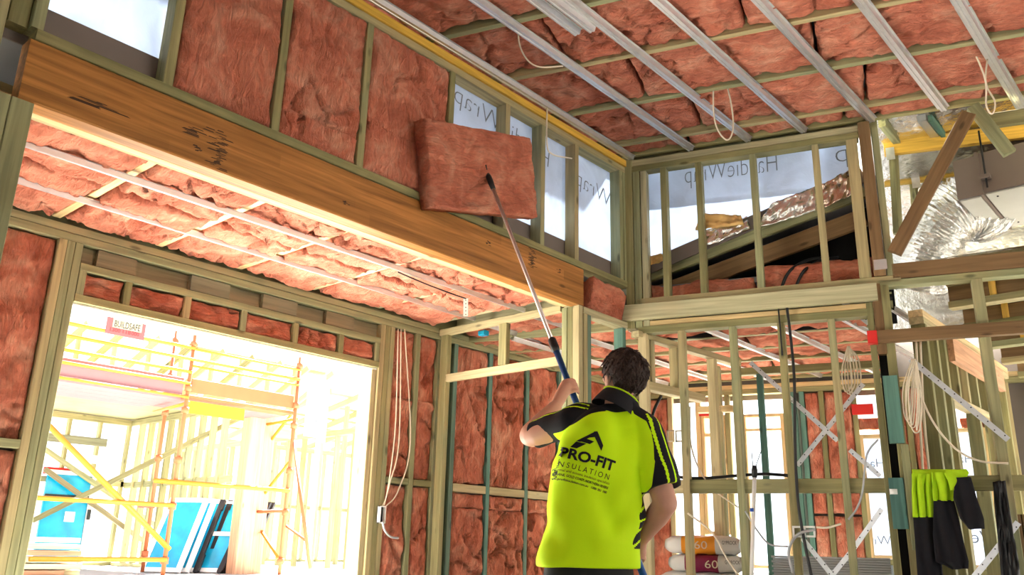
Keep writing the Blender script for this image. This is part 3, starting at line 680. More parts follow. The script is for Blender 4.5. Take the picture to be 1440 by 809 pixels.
# ---- the lower roof seen through the studs
lr = setting('roof_low_back', tuple(pb(0.8, 0.2, 2.9)))
def slope(name, a, b, off, thick, d, mat):
    p0 = onb(*a, off); p1 = onb(*b, off)
    return piece(name, p0, p1, thick, d, mat, lr, up=Vector((0, 0, 1)) - BD * ((p1 - p0).normalized().dot(Z3)))
slope('flashing_board', (893, 384), (1215, 246), 0.108, 0.010, 0.11, M_GREYB)
slope('rafter', (890, 398), (1216, 270), 0.155, 0.04, 0.085, T_TREAT)
slope('rafter', (890, 428), (1216, 306), 0.235, 0.04, 0.13, T_BROWN)
prism('shade_backing', [pb(-0.1, 0.62, 2.55), pb(1.75, 0.62, 2.55), pb(1.75, 0.62, 3.7), pb(-0.1, 0.62, 3.05)], BN * 0.01, M_SHADE, lr)  # near-black sheet standing in for the shade of the roof void
prism('lining', [pb(-0.1, 0.09, 2.60), pb(1.72, 0.09, 2.60), pb(1.72, 0.62, 2.60), pb(-0.1, 0.62, 2.60)], Z3 * 0.02, M_SHADE, lr)  # same painted shade along the bottom of the void
prism('roof_sheet', [pb(-0.2, 0.112, onb(893, 392, 0.112).z), pb(1.75, 0.112, onb(1215, 252, 0.112).z + 0.02), pb(1.75, 0.75, onb(1215, 252, 0.112).z + 0.02), pb(-0.2, 0.75, onb(893, 392, 0.112).z)], Z3 * 0.012, M_ROOF, lr)
def crumple(name, corners, off, mat, amp, seed, label, cat):
    P = [onb(x, y, off + dz) for x, y, dz in corners]
    o = sheet(name, *P, mat, amp, seed, None, 26, 12)
    return tag(o, label, cat)
crumple('foil_scrap', ((1062, 322, 0), (1150, 296, 0), (1146, 262, 0.0), (1085, 286, 0.0)), 0.090, M_FOIL, 0.035, 3, 'crumpled silver foil lying on the sloping rafter behind the studs', 'foil')
crumple('foil_scrap', ((1150, 296, 0), (1212, 268, 0), (1206, 232, 0.0), (1152, 262, 0.0)), 0.088, M_FOILB, 0.045, 4, 'crumpled brownish foil high on the sloping rafter beside the wide stud', 'foil')
crumple('foil_scrap', ((985, 350, 0), (1056, 322, 0), (1050, 303, 0.01), (990, 325, 0.0)), 0.092, M_FOIL, 0.03, 5, 'small crumpled foil scrap below the torn yellow insulation', 'foil')
M_TORN = plain('torn_yellow_wool', (0.70, 0.45, 0.17), 0.95, 0, 0.15, 12, bump=0.5)
crumple('torn_insulation', ((978, 324, 0), (1046, 316, 0), (1042, 302, 0), (984, 300, 0)), 0.078, M_TORN, 0.04, 6, 'torn yellow insulation scrap poking out between the studs', 'insulation')
crumple('torn_insulation', ((900, 378, 0), (936, 366, 0), (930, 356, 0), (903, 364, 0)), 0.085, M_TORN, 0.03, 7, 'torn yellow insulation scrap at the low end of the rafter', 'insulation')
batt(pb(0.42, 0.17, 2.722), BD, Z3, 0.86, 0.15, 0.13, 'rolled orange pink insulation lying along the plate under the low rafter end', 'rolled insulation on the plate', name='insulation_roll', edge=0.07, crease=0.5)
batt(pb(1.26, 0.17, 2.722), BD, Z3, 0.80, 0.16, 0.19, 'rolled orange pink insulation crossed by two black cables', 'rolled insulation on the plate', name='insulation_roll', edge=0.08, crease=0.5)
for k, px in enumerate((1098, 1118)):
    cable('black_cable', [onb(px, 408, 0.10), onb(px + 6, 392, 0.085), onb(px + 16, 378, 0.09), onb(px + 38, 366, 0.25), onb(px + 60, 362, 0.45)], 0.011, M_BLACK, 'black cable bent over the rolled insulation in the lower roof', 'black cables over the roll')

# ---- the roof void to the right of the post: beams, foil, air unit, duct
rv = setting('roof_void', tuple(pb(2.4, 1.0, 3.4)))
piece('beam', onb(1243, 210, 0.7), onb(1475, 180, 0.7), 0.045, 0.115, T_YELLOW, rv)
piece('beam', onb(1243, 252, 1.2), onb(1400, 232, 1.2), 0.045, 0.13, T_YELLOW, rv)
piece('beam', onb(1243, 178, 0.9), onb(1475, 150, 0.9), 0.045, 0.10, T_YELLOW, rv)
piece('rafter', onb(1240, 172, 0.35), onb(1315, 262, 1.7), 0.05, 0.07, T_TREAT, rv)
piece('rafter', onb(1296, 166, 0.35), onb(1362, 250, 1.7), 0.06, 0.05, M_STEEL, rv)
piece('rafter', onb(1308, 166, 0.35), onb(1374, 250, 1.7), 0.03, 0.05, T_TEAL, rv)
piece('stud', onb(1256, 208, 0.75), onb(1263, 330, 0.75), 0.045, 0.09, T_TREAT, rv)
piece('stud', onb(1284, 250, 1.25), onb(1290, 330, 1.25), 0.045, 0.07, T_TREAT, rv)
for px, py, o_ in ((1252, 216, 0.66), (1288, 256, 1.16)):
    q = onb(px, py, o_); piece('nail_plate', q - Z3 * 0.05, q + Z3 * 0.05, 0.06, 0.003, M_STRAP, rv, up=BN, c=0.0005)
sheet('foil_sarking', tuple(pb(1.5, 0.35, 4.10)), tuple(pb(5.0, 0.35, 4.10)), tuple(pb(5.0, 2.4, 3.55)), tuple(pb(1.5, 2.4, 3.55)), M_FOIL, 0.05, 12, rv, 60, 40)
sheet('foil_sarking', tuple(pb(1.70, 0.12, 2.85)), tuple(pb(1.70, 2.4, 2.85)), tuple(pb(1.70, 2.4, 3.9)), tuple(pb(1.70, 0.12, 3.9)), M_WRAPW, 0.02, 14, rv, 20, 14)
sheet('foil_sarking', tuple(pb(1.7, 2.4, 2.85)), tuple(pb(5.0, 2.4, 2.85)), tuple(pb(5.0, 2.4, 3.56)), tuple(pb(1.7, 2.4, 3.56)), M_FOIL, 0.05, 16, rv, 50, 14)
YU = 6.42
ac = thing('air_conditioner', 'brown ducted air conditioning unit with pale underside hung in the roof void', 'air unit', tuple(ony(1400, 280, YU)))
pa = ony(1347, 281, YU); pt = ony(1345, 226, YU); zb_, zt_ = pa.z, pt.z + 0.02
def ubox(name, x0, x1, y0, y1, z0, z1, mat, c=0.006): return box(name, (x0, y0, z0), (x1, y1, z1), mat, ac, c)
xj = ony(1381, 275, YU).x
ubox('plenum', pa.x, xj - 0.006, YU, YU + 0.85, zb_, zt_ - 0.02, M_BOXG)
casing = ubox('casing', xj + 0.006, xj + 1.15, YU + 0.012, YU + 0.85, zb_ + 0.012, zt_, M_BOXG)
ubox('flange', xj - 0.012, xj + 0.012, YU - 0.01, YU + 0.86, zb_ - 0.005, zt_ + 0.005, M_BOXG)
ubox('base_panel', pa.x + 0.01, xj - 0.012, YU + 0.02, YU + 0.84, zb_ - 0.012, zb_ - 0.001, M_BOXW)
ubox('base_panel', xj + 0.02, xj + 1.1, YU + 0.03, YU + 0.84, zb_ - 0.0, zb_ + 0.0115, M_BOXW)
for i in range(5):
    for j in (0.10, 0.74): 
        q = Vector((xj + 0.08 + 0.22 * i, YU + j, zb_ - 0.002)); sw_ = ubox('screw', q.x - 0.006, q.x + 0.006, q.y - 0.006, q.y + 0.006, q.z - 0.004, q.z + 0.004, M_BLACK, 0.001); under(sw_, ac.children[-1] if False else casing)
rodx = ony(1386, 250, YU - 0.04)
tube('hanging_rod', [(rodx.x, YU - 0.03, zb_ + 0.03), (rodx.x, YU - 0.03, 3.95)], 0.007, M_BLACK, ac, smooth=False)
box('hanger_lug', (rodx.x - 0.03, YU - 0.05, zb_ + 0.10), (rodx.x + 0.03, YU - 0.001, zb_ + 0.13), M_BOXG, ac)
# flexible foil duct
dpts = smooth_path([onb(1392, 300, 1.45), onb(1366, 288, 1.3), onb(1330, 305, 1.25), onb(1300, 350, 1.35), onb(1285, 400, 1.5)], 26)
rad = [0.235 + 0.018 * (i % 2) + 0.012 * math.sin(i * 0.7) for i in range(len(dpts))]
v_, f_ = tube_geo(dpts, rad, 28)
dn = fbm(np.array([tuple(p) for p in v_]) * 9, 3)
v_ = [Vector(p) + Vector((0.5, -0.6, 0.3)) * float(d) * 0.03 for p, d in zip(v_, dn)]
tag(geo('foil_duct', v_, f_, M_FOIL, None, False), 'wide crinkled silver flexible duct below the air conditioning unit', 'duct')

# floor joists past the right frame
fj = setting('ceiling_joists', (0, 6.5, 2.6))
for k, (y, zc) in enumerate(((6.05, 2.66), (6.55, 2.62), (7.05, 2.58), (7.6, 2.56), (8.15, 2.54))):
    x0 = -1.47 if k else -1.43
    box('chord', (x0, y - 0.045, zc - 0.10), (2.5, y + 0.045, zc - 0.055), T_TREAT, fj); box('chord', (x0, y - 0.045, zc + 0.055), (2.5, y + 0.045, zc + 0.10), T_TREAT, fj)
    box('web', (x0, y - 0.008, zc - 0.055), (2.5, y + 0.008, zc + 0.055), T_BROWN, fj)
    for j in range(4): box('web_block', (x0 + 0.25 + 0.4 * j, y - 0.03, zc - 0.055), (x0 + 0.29 + 0.4 * j, y + 0.03, zc + 0.055), T_YELLOW, fj)
sheet('foil_lining', (-1.4, 5.85, 2.86), (2.6, 5.85, 2.86), (2.6, 7.0, 2.82), (-1.4, 7.0, 2.82), M_FOIL, 0.04, 21, fj, 40, 30)

# ---- side frame running back from the heavy post
wr = setting('wall_right', (-1.5, 6.5, 0))
XR = -1.52
box('top_plate', (XR - 0.09, 5.72, 2.46), (XR, 8.0, 2.505), T_RAW, wr)
box('top_plate', (XR - 0.09, 5.72, 2.412), (XR, 8.0, 2.457), T_PALE, wr)
for y in (5.76, 5.98, 6.16, 6.40, 6.64, 6.90, 7.2, 7.5, 7.8): box('stud', (XR - 0.09, y - 0.0225, 0 if y < 6.3 else (2.02 if y < 7.4 else 0)), (XR, y + 0.0225, 2.41), T_TREAT, wr)
box('lintel', (XR + 0.002, 6.2, 2.24), (XR + 0.042, 7.6, 2.41), T_OREGON, wr)
box('sill_plate', (XR - 0.09, 6.185, 1.975), (XR, 7.45, 2.018), T_PALE, wr)
for y in (6.185, 6.85, 7.45): box('stud', (XR - 0.09, y - 0.0225, 0), (XR, y + 0.0225, 1.973), T_TREAT, wr)

# ---- far wall of the room behind, with its windows
OF = 2.45
wf = setting('wall_far', tuple(pb(1.0, OF, 0)))
def zf(px, py): return onb(px, py, OF).z
def sf(px, py=650): return sb(px, py, OF)
bbar('top_plate', -1.6, 4.5, 2.42, 2.465, OF, OF + 0.09, T_TREAT, wf); bbar('top_plate', -1.6, 4.5, 2.468, 2.51, OF, OF + 0.09, T_RAW, wf)
def fstud(px, mat=T_TREAT, w=0.045, z0=0.0, z1=2.418): bstud('stud', sf(px), z0, z1, mat, wf, w=w, o0=OF, o1=OF + 0.09)
for px, m in ((868, T_PALE), (905, T_TEAL), (944, T_PALE), (966, T_RAW), (984, T_RAW), (1026, T_TREAT), (1040, T_PALE), (1110, T_PALE), (1122, T_TEAL), (1134, T_TEAL), (1162, T_TREAT), (1187, T_TREAT), (1209, T_TREAT), (1250, T_TREAT), (1285, T_TREAT), (1316, T_TREAT), (1396, T_TREAT), (1430, T_TREAT), (1475, T_TREAT)): fstud(px, m)
def fbatt(p0, p1, z0, z1, T=0.085): 
    s0, s1 = sf(p0), sf(p1); batt(pb((s0 + s1) / 2, OF + 0.09, (z0 + z1) / 2), Z3, -BN, z1 - z0, s1 - s0, T, wf, res=0.03, rough=1.2, crease=1.0)
for p0, p1 in ((872, 902), (909, 941), (1138, 1159), (1165, 1184), (1190, 1206), (1254, 1282), (1289, 1312)):
    fbatt(p0, p1, 0.05, 1.30); fbatt(p0, p1, 1.31, 2.41)
def flintel(p0, p1, zr0, zr1):
    bbar('lintel', sf(p0), sf(p1), zr0, zr1, OF - 0.004, OF + 0.04, M_RED, wf)
wnum = [1]
def fwindow(p0, p1, ytop, ybot, wrapped, label_txt=None):
    wnum[0] += 1; s0, s1 = sf(p0), sf(p1); z1 = zf((p0 + p1) / 2, ytop); z0 = zf((p0 + p1) / 2, ybot)
    w = setting('window_%d' % wnum[0], tuple(pb((s0 + s1) / 2, OF, z0)))
    for a, b in ((s0, s0 + 0.03), (s1 - 0.03, s1)): bstud('frame_side', (a + b) / 2, z0, z1, T_RAW, w, w=0.03, o0=OF + 0.0, o1=OF + 0.09)
    bbar('frame_head', s0 + 0.03, s1 - 0.03, z1 - 0.03, z1, OF, OF + 0.09, T_RAW, w); bbar('frame_sill', s0 + 0.03, s1 - 0.03, z0, z0 + 0.03, OF, OF + 0.09, T_RAW, w)
    if wrapped: bbar('sill_trimmer', s0, s1, z0 - 0.05, z0 - 0.002, OF, OF + 0.09, T_TREAT, w); 
    if wrapped:
        sheet('wrap', tuple(pb(s0, OF + 0.10, z0 - 0.4)), tuple(pb(s1, OF + 0.10, z0 - 0.4)), tuple(pb(s1, OF + 0.10, z1)), tuple(pb(s0, OF + 0.10, z1)), M_WRAP, 0.008, wnum[0], w, 12, 16)
    return w, s0, s1, z0, z1
w, s0, s1, z0, z1 = fwindow(988, 1022, 584, 752, False); bbar('transom', s0 + 0.03, s1 - 0.03, zf(1005, 614), zf(1005, 609), OF + 0.01, OF + 0.08, T_RAW, w)
w, s0, s1, z0, z1 = fwindow(1047, 1106, 582, 800, False); bbar('transom', s0 + 0.03, s1 - 0.03, zf(1075, 606), zf(1075, 602), OF + 0.01, OF + 0.08, T_RAW, w)
flintel(986, 1020, zf(1003, 585), zf(1003, 571))
w, s0, s1, z0, z1 = fwindow(1212, 1246, 611, 786, True); flintel(1205, 1236, zf(1220, 583), zf(1220, 568))
lettering('print', 'HardieWrap', 0.11, pb(s1 - 0.01, OF + 0.085, zf(1230, 656)), -BD, Z3, M_INK, w, thin=-0.001); lettering('print', 'HardieWrap', 0.11, pb(s1 + 0.28, OF + 0.085, zf(1230, 766)), -BD, Z3, M_INK, w, thin=-0.001)
w, s0, s1, z0, z1 = fwindow(1322, 1392, 602, 800, True); flintel(1318, 1380, zf(1350, 572), zf(1350, 556))
lettering('print', 'Hardie', 0.11, pb(sf(1372), OF + 0.085, zf(1360, 650)), -BD, Z3, M_INK, w, thin=-0.001); lettering('print', 'Weather', 0.15, pb(sf(1394), OF + 0.085, zf(1380, 764)), -BD, Z3, M_INK, w, thin=-0.001); lettering('print', 'n', 0.16, pb(sf(1386), OF + 0.085, zf(1380, 716)), -BD, Z3, M_INK, w, thin=0.003)
for p0, p1 in ((1210, 1246), (1320, 1355), (1358, 1392)): fbatt(p0, p1, zf((p0 + p1) / 2, 604), zf((p0 + p1) / 2, 586), 0.07)
# outside skin behind the solid bays
for p0, p1 in ((850, 946), (1124, 1211), (1247, 1321), (1394, 1560)):
    prism('outer_sheet', [pb(sf(p0), OF + 0.10, 0), pb(sf(p1), OF + 0.10, 0), pb(sf(p1), OF + 0.10, 2.5), pb(sf(p0), OF + 0.10, 2.5)], BN * 0.01, M_GREYB, wf)
for p0, p1, y_ in ((1211, 1247, 790), (1321, 1394, 803)):
    zz = zf((p0 + p1) / 2, y_); prism('outer_sheet', [pb(sf(p0), OF + 0.112, 0), pb(sf(p1), OF + 0.112, 0), pb(sf(p1), OF + 0.112, zz), pb(sf(p0), OF + 0.112, zz)], BN * 0.01, M_GREYB, wf)

prism('outer_sheet', [pb(-2.2, OF + 0.13, 2.38), pb(5.0, OF + 0.13, 2.38), pb(5.0, OF + 0.13, 2.92), pb(-2.2, OF + 0.13, 2.92)], BN * 0.01, M_GREYB, wf)
# ---- ceiling of the room behind
cb = setting('ceiling_back', tuple(pb(0.3, 1.2, 2.53)))
offs = [0.20, 0.66, 1.12, 1.58, 2.04, 2.42]
for o_ in offs: bbar('joist', -2.0, 1.72, 2.545, 2.66, o_ - 0.022, o_ + 0.022, T_TREAT, cb)
for a, b in zip(offs[:-1], offs[1:]):
    s = -1.9 + 0.4 * ((a * 10) % 1)
    while s < 1.7:
        L = min(1.16, 1.72 - s)
        if L > 0.2: batt(pb(s + L / 2, (a + b) / 2, 2.69), BD, -Z3, L - 0.01, b - a - 0.046, 0.135, cb, rough=1.4, crease=1.1, res=0.03)
        s += 1.16
for x in (-4.3, -3.85, -3.4, -2.95, -2.5, -2.05, -1.7):
    y0 = BC.y + BM * (x - BC.x) + 0.15; channel((x, max(y0, 4.6), 2.518), (x, y0 + 2.3, 2.518), cb, w=0.035)
plate('roof_low_far', [tuple(pb(-2.1, 0.12, 2.80)), tuple(pb(1.75, 0.12, 2.80)), tuple(pb(1.75, 2.9, 2.80)), tuple(pb(-2.4, 2.9, 2.80))], 0.04, M_ROOF)['kind'] = 'structure'
# small ceiling between cross frame and back wall
cm = setting('ceiling_middle', (-4.0, 4.8, 2.56))
for y in (4.62, 5.1): box('joist', (-4.68, y - 0.02, 2.60), (-3.44, y + 0.02, 2.70), T_PALE, cm)
for k, (y0, y1) in enumerate(((4.645, 5.075), (5.125, 5.55))):
    for x0, x1 in ((-4.66, -4.06), (-4.05, -3.46)): batt(((x0 + x1) / 2, (y0 + y1) / 2, 2.72), (1, 0, 0), (0, 0, -1), x1 - x0, y1 - y0, 0.14, cm, rough=1.4)
for x in (-4.30, -3.85): channel((x, 4.50, 2.565), (x, 5.4, 2.565), cm, w=0.03)

# ---- partitions in the room behind
wp = setting('wall_partition', (-3, 6.2, 0))
p0 = onz(893, 470, 2.45); p1 = onz(1037, 512, 2.45)
piece('top_plate', p0, p1, 0.07, 0.045, T_PALE, wp)
for t, zb0, m in ((0.12, 2.12, T_PALE), (0.35, 2.12, T_TREAT), (0.72, 0, T_PALE), (0.98, 0, T_TREAT)):
    q = p0.lerp(p1, t); box('stud', (q.x - 0.035, q.y - 0.0225, zb0), (q.x + 0.035, q.y + 0.0225, 2.425), m, wp)
q0 = p0.lerp(p1, 0.0); q1 = p0.lerp(p1, 0.6)
piece('header', Vector((q0.x, q0.y, 2.09)), Vector((q1.x, q1.y, 2.09)), 0.07, 0.06, T_PALE, wp)
bbar('top_plate', sb(1040, 530, 1.45), sb(1240, 488, 1.45), 2.40, 2.46, 1.42, 1.49, T_TREAT, wp)
for px, m in ((1076, T_TEAL), ): bstud('stud', sb(px, 650, 1.45), 0, 2.40, m, wp, o0=1.42, o1=1.49, w=0.05)
bstud('stud', sb(1012, 650, 1.0), 0.0, 2.4, T_TREAT, wp, o0=1.0, o1=1.07, w=0.07)
bbar('header', sb(980, 560, 1.0), sb(1030, 575, 1.0), 2.03, 2.08, 1.0, 1.07, T_RAW, wp)
# ================================================================== outdoors through the wide opening
pad = box('neighbour_slab', (-24, 0.5, -0.3), (-8.9, 22, 0.58), M_SLAB); pad['kind'] = 'structure'
XS, XB = -9.0, -10.05
sc = thing('scaffold', 'yellow and orange tube scaffold with plank decks outside the wide opening', 'scaffold', (XS, 4.7, 0.58))
def stube(name, a, b, r, mat, parent=None, seg=8): return tube(name, [a, b], r, mat, parent or sc, seg, smooth=False)
YSTD = [3.05, 4.66, 6.10]
def onxs(px, py): return onx(px, py, XS)
for y, zt in ((3.05, 3.9), (4.66, 3.75), (6.10, 3.25)):
    st = stube('standard', (XS, y, 0.60), (XS, y, zt), 0.024, M_ORANGE)
    for z in (0.75, 1.31, 1.8, 2.35, 2.6, 3.1): 
        if z < zt: under(stube('coupler', (XS, y, z - 0.035), (XS, y, z + 0.035), 0.042, M_ORANGE), st)
    box('base_plate', (XS - 0.08, y - 0.08, 0.581), (XS + 0.08, y + 0.08, 0.60), M_GALV, sc)
for y, zt in ((3.5, 3.6), (4.95, 3.6), (6.4, 2.9)):
    st = stube('standard', (XB, y, 0.60), (XB, y, zt), 0.022, M_ORANGE)
    for z in (0.8, 1.35, 1.9, 2.45, 2.9, 3.35):
        if z < zt: under(stube('coupler', (XB, y, z - 0.035), (XB, y, z + 0.035), 0.04, M_ORANGE), st)
def zrow(px, py): return onxs(px, py).z
for (px, py, y0, y1, r) in ((200, 476, 2.6, 4.66, 0.02), (200, 493, 2.6, 6.1, 0.02), (180, 508.5, 2.6, 4.66, 0.02), (170, 524, 2.6, 4.66, 0.018), (170, 545, 2.6, 4.66, 0.016), (150, 706, 2.6, 4.66, 0.024), (305, 683, 4.4, 6.1, 0.026), (170, 787, 3.3, 4.66, 0.024), (350, 530, 4.66, 6.1, 0.014), (350, 507, 4.66, 6.1, 0.014)):
    z = zrow(px, py); stube('ledger', (XS + 0.03, y0, z), (XS + 0.03, y1, z), r, M_YELLOW)
for y in (3.05, 4.66, 6.1): stube('transom', (XS, y + 0.03, 2.44), (XB, y + 0.15, 2.44), 0.02, M_YELLOW); stube('transom', (XS, y + 0.03, 1.33), (XB, y + 0.15, 1.33), 0.02, M_ORANGE)
zd = 2.47
for k in range(4):
    box('deck_plank', (XS - 0.05 - 0.24 * (k + 1), 2.2, zd), (XS - 0.06 - 0.24 * k, 4.62, zd + 0.04), M_PINKB, sc)
    box('deck_plank', (XS - 0.05 - 0.24 * (k + 1), 4.68, zd + 0.03), (XS - 0.06 - 0.24 * k, 6.14, zd + 0.07), M_ORANGE if k == 0 else M_PINKB, sc)
box('toe_board', (XS - 0.03, 2.2, zd + 0.05), (XS - 0.005, 4.60, zd + 0.24), M_PINKB, sc)
box('toe_board', (XS - 0.03, 4.70, zd + 0.09), (XS - 0.005, 6.06, zd + 0.25), M_ORANGE, sc)
box('toe_board', (XB - 0.03, 3.0, zd + 0.05), (XB, 6.3, zd + 0.22), M_PINKB, sc)
box('fascia_board', (XS - 0.06, 4.70, zd - 0.14), (XS - 0.035, 5.42, zd + 0.0), M_YELS, sc)
stube('brace', onxs(66, 596), onxs(238, 773), 0.03, M_YELLOW)
stube('brace', onx(416, 575, XS - 0.2), onx(368, 636, XB), 0.02, M_YELLOW); stube('brace', onx(407, 650, XS - 0.2), onx(358, 712, XB), 0.02, M_YELLOW)
stube('brace', onx(358, 732, XB), onx(396, 792, XS - 0.1), 0.02, M_YELLOW); stube('brace', onx(413, 620, XS), onx(436, 800, XS + 0.8), 0.02, M_ORANGE); stube('brace', onx(403, 740, XS), onx(432, 762, XS + 0.5), 0.016, M_ORANGE)
# safety sign tied to the scaffold rails
sg = thing('safety_sign', 'pink red safety banner with dark lettering tied on the scaffold rail', 'sign', tuple(onx(178, 460, XS + 0.08)))
a, b = onx(149, 464, XS + 0.09), onx(204, 470, XS + 0.09); zt = onx(178, 441, XS + 0.09).z; zb = onx(178, 474, XS + 0.09).z
box('panel', (XS + 0.07, a.y, zb), (XS + 0.085, b.y, zt), M_SIGNR, sg)
box('white_band', (XS + 0.086, a.y + 0.06, zt - 0.175), (XS + 0.088, b.y - 0.04, zt - 0.01), M_SIGNC, sg)
lettering('word', 'BUILDSAFE', 0.10, (XS + 0.09, a.y + 0.075, zt - 0.165), (0, 1, 0), (0, 0, 1), M_BLACK, sg, width=(b.y - a.y) - 0.14)
W_S = (b.y - a.y)
for k, (tx, wt) in enumerate((('1300', 0.26), ('118', 0.2), ('000', 0.2))): lettering('small_words', tx, 0.06, (XS + 0.087, a.y + 0.03 + (0, 0.135, 0.24)[k], zb + 0.03), (0, 1, 0), (0, 0, 1), M_REDINK, sg, width=W_S * wt)

# ---- neighbouring house frame
XN = -13.2
YN = onx(190, 592, XN).y; ZN = onx(190, 592, XN).z
nh = thing('house_frame', 'pale open timber frame of the neighbouring house behind the scaffold', 'house', (XN, YN, 0.58))
M_PF = T_TREAT
def nbox(name, lo, hi, mat=None): return box(name, lo, hi, mat or M_PF, nh)
nbox('top_plate', (XN - 0.09, 2.5, ZN - 0.09), (XN, YN, ZN)); nbox('bottom_plate', (XN - 0.09, 2.5, 0.582), (XN, YN, 0.63)); nbox('noggin', (XN - 0.09, 2.5, 1.72), (XN, YN, 1.80))
y = YN - 0.05
while y > 2.6: nbox('stud', (XN - 0.09, y - 0.0225, 0.63), (XN, y + 0.0225, ZN - 0.09)); y -= 0.45
nbox('top_plate', (XN, YN - 0.045, ZN - 0.09), (-10.2, YN + 0.045, ZN)); nbox('bottom_plate', (XN, YN - 0.045, 0.582), (-10.2, YN + 0.045, 0.63)); nbox('noggin', (XN, YN - 0.02, 1.70), (-10.2, YN + 0.02, 1.79))
x = XN + 0.3
while x < -10.25: nbox('stud', (x - 0.0225, YN - 0.045, 0.63), (x + 0.0225, YN + 0.045, ZN - 0.09)); x += 0.3
# second row of studs behind, and the floor above
y = YN + 0.6
nbox('top_plate', (XN - 3.1, YN + 2.4, ZN - 0.09), (-10.2, YN + 2.5, ZN))
x = XN - 3
while x < -10.25: nbox('stud', (x - 0.0225, YN + 2.4, 0.60), (x + 0.0225, YN + 2.49, ZN - 0.09)); x += 0.45
nbox('floor_deck', (XN - 1.0, 2.4, ZN + 0.01), (-10.9, YN + 0.3, ZN + 0.05), T_TREAT)
for k in range(9): nbox('joist', (XN - 0.6, 2.6 + 0.45 * k, ZN + 0.052), (-10.9, 2.65 + 0.45 * k, ZN + 0.25))
for k in range(12): piece('rafter', (-12.3 + 0.0 * k, 2.6 + 0.5 * k, ZN + 0.3), (-11.4, 2.9 + 0.5 * k, ZN + 0.95), 0.045, 0.09, M_PF, nh)
for k in range(12): nbox('stud', (-12.0, 2.5 + 0.5 * k, ZN + 0.25), (-11.92, 2.545 + 0.5 * k, ZN + 1.0))
nbox('top_plate', (-12.02, 2.4, ZN + 1.0), (-11.9, 8.6, ZN + 1.05)); nbox('raking_board', (XN + 0.02, 2.5, ZN - 0.45), (XN + 0.06, YN - 0.4, ZN - 0.33), T_BOARD)
piece('brace', onx(47, 732, XN + 0.1), onx(350, 582, -10.5), 0.035, 0.07, M_PF, nh); piece('brace', onx(63, 632, XN + 0.15), onx(263, 770, XN + 0.15), 0.035, 0.07, M_PF, nh)
piece('brace', onx(63, 660, XN + 0.2), onx(200, 760, XN + 0.2), 0.035, 0.07, T_BOARD, nh)
nbox('lintel', (XN + 0.005, onx(60, 664, XN).y, onx(80, 668, XN).z), (XN + 0.05, onx(105, 664, XN).y, onx(80, 658, XN).z), M_RED)
# far frame on the right, and roof rafters
nf = thing('house_frame', 'pale timber frame with bare rafters farther off beyond the pine post', 'house', (-16.5, 13, 0.58))
def fbox(name, lo, hi): return box(name, lo, hi, T_TREAT, nf)
fbox('top_plate', (-16.6, 9.5, 2.95), (-16.5, 18, 3.05)); fbox('noggin', (-16.6, 9.5, 1.7), (-16.52, 18, 1.78)); fbox('bottom_plate', (-16.6, 9.5, 0.581), (-16.5, 18, 0.63))
for k in range(20): fbox('stud', (-16.6, 9.6 + 0.42 * k, 0.63), (-16.5, 9.645 + 0.42 * k, 2.95))
for k in range(12): piece('rafter', (-16.8, 9.7 + 0.7 * k, 3.1), (-13.2, 9.7 + 0.7 * k, 3.75), 0.045, 0.12, T_TREAT, nf)
for k in range(5): fbox('batten', (-16.4 + 0.7 * k, 9.5, 3.25 + 0.127 * k), (-16.3 + 0.7 * k, 18, 3.29 + 0.127 * k))
for k in range(8): fbox('stud', (-13.4, 10.2 + 0.6 * k, 0.6), (-13.3, 10.26 + 0.6 * k, 3.55))
# big pine post
pp = thing('pine_post', 'thick pinkish raw pine post standing behind the scaffold', 'post', (-9.75, 5.9, 0.58))
y0 = onx(341, 700, -9.75).y; y1 = onx(380, 700, -9.75).y; zt = ZN + 0.03
box('shaft', (-9.95, y0, 0.581), (-9.75, y0 + (y1 - y0) * 0.55, zt), T_OREGON, pp, c=0.01); box('shaft', (-9.97, y0 + (y1 - y0) * 0.56, 0.581), (-9.78, y1, zt), T_OREGON, pp, c=0.01)
box('head_block', (-9.95, y1 + 0.002, zt - 0.45), (-9.80, y1 + 0.35, zt - 0.30), T_OREGON, pp)
# door in blue film
dw = thing('wrapped_door', 'door leaf wrapped in bright blue protective film in the neighbouring frame', 'door', tuple(onx(95, 780, XN + 0.1)))
a = onx(58, 720, XN + 0.1); b = onx(124, 720, XN + 0.1); zt = onx(92, 668, XN + 0.1).z
box('leaf', (XN + 0.055, a.y, 0.60), (XN + 0.10, b.y - 0.03, zt), M_BLUEF, dw)
box('frame_side', (XN + 0.055, b.y - 0.028, 0.60), (XN + 0.12, b.y + 0.03, zt + 0.03), M_WHITE, dw); box('frame_head', (XN + 0.055, a.y, zt + 0.002), (XN + 0.12, b.y - 0.03, zt + 0.06), M_WHITE, dw)
box('strap', (XN + 0.102, a.y, 1.52), (XN + 0.115, b.y - 0.03, 1.55), M_BLACK, dw)
box('label', (XN + 0.102, (a.y + b.y) / 2, 1.18), (XN + 0.106, (a.y + b.y) / 2 + 0.14, 1.32), M_WHITE, dw); box('label', (XN + 0.102, (a.y + b.y) / 2 + 0.25, 2.02), (XN + 0.106, (a.y + b.y) / 2 + 0.37, 2.14), M_WHITE, dw)
box('latch', (XN + 0.122, b.y - 0.02, 1.22), (XN + 0.16, b.y + 0.02, 1.36), M_BLACK, dw)
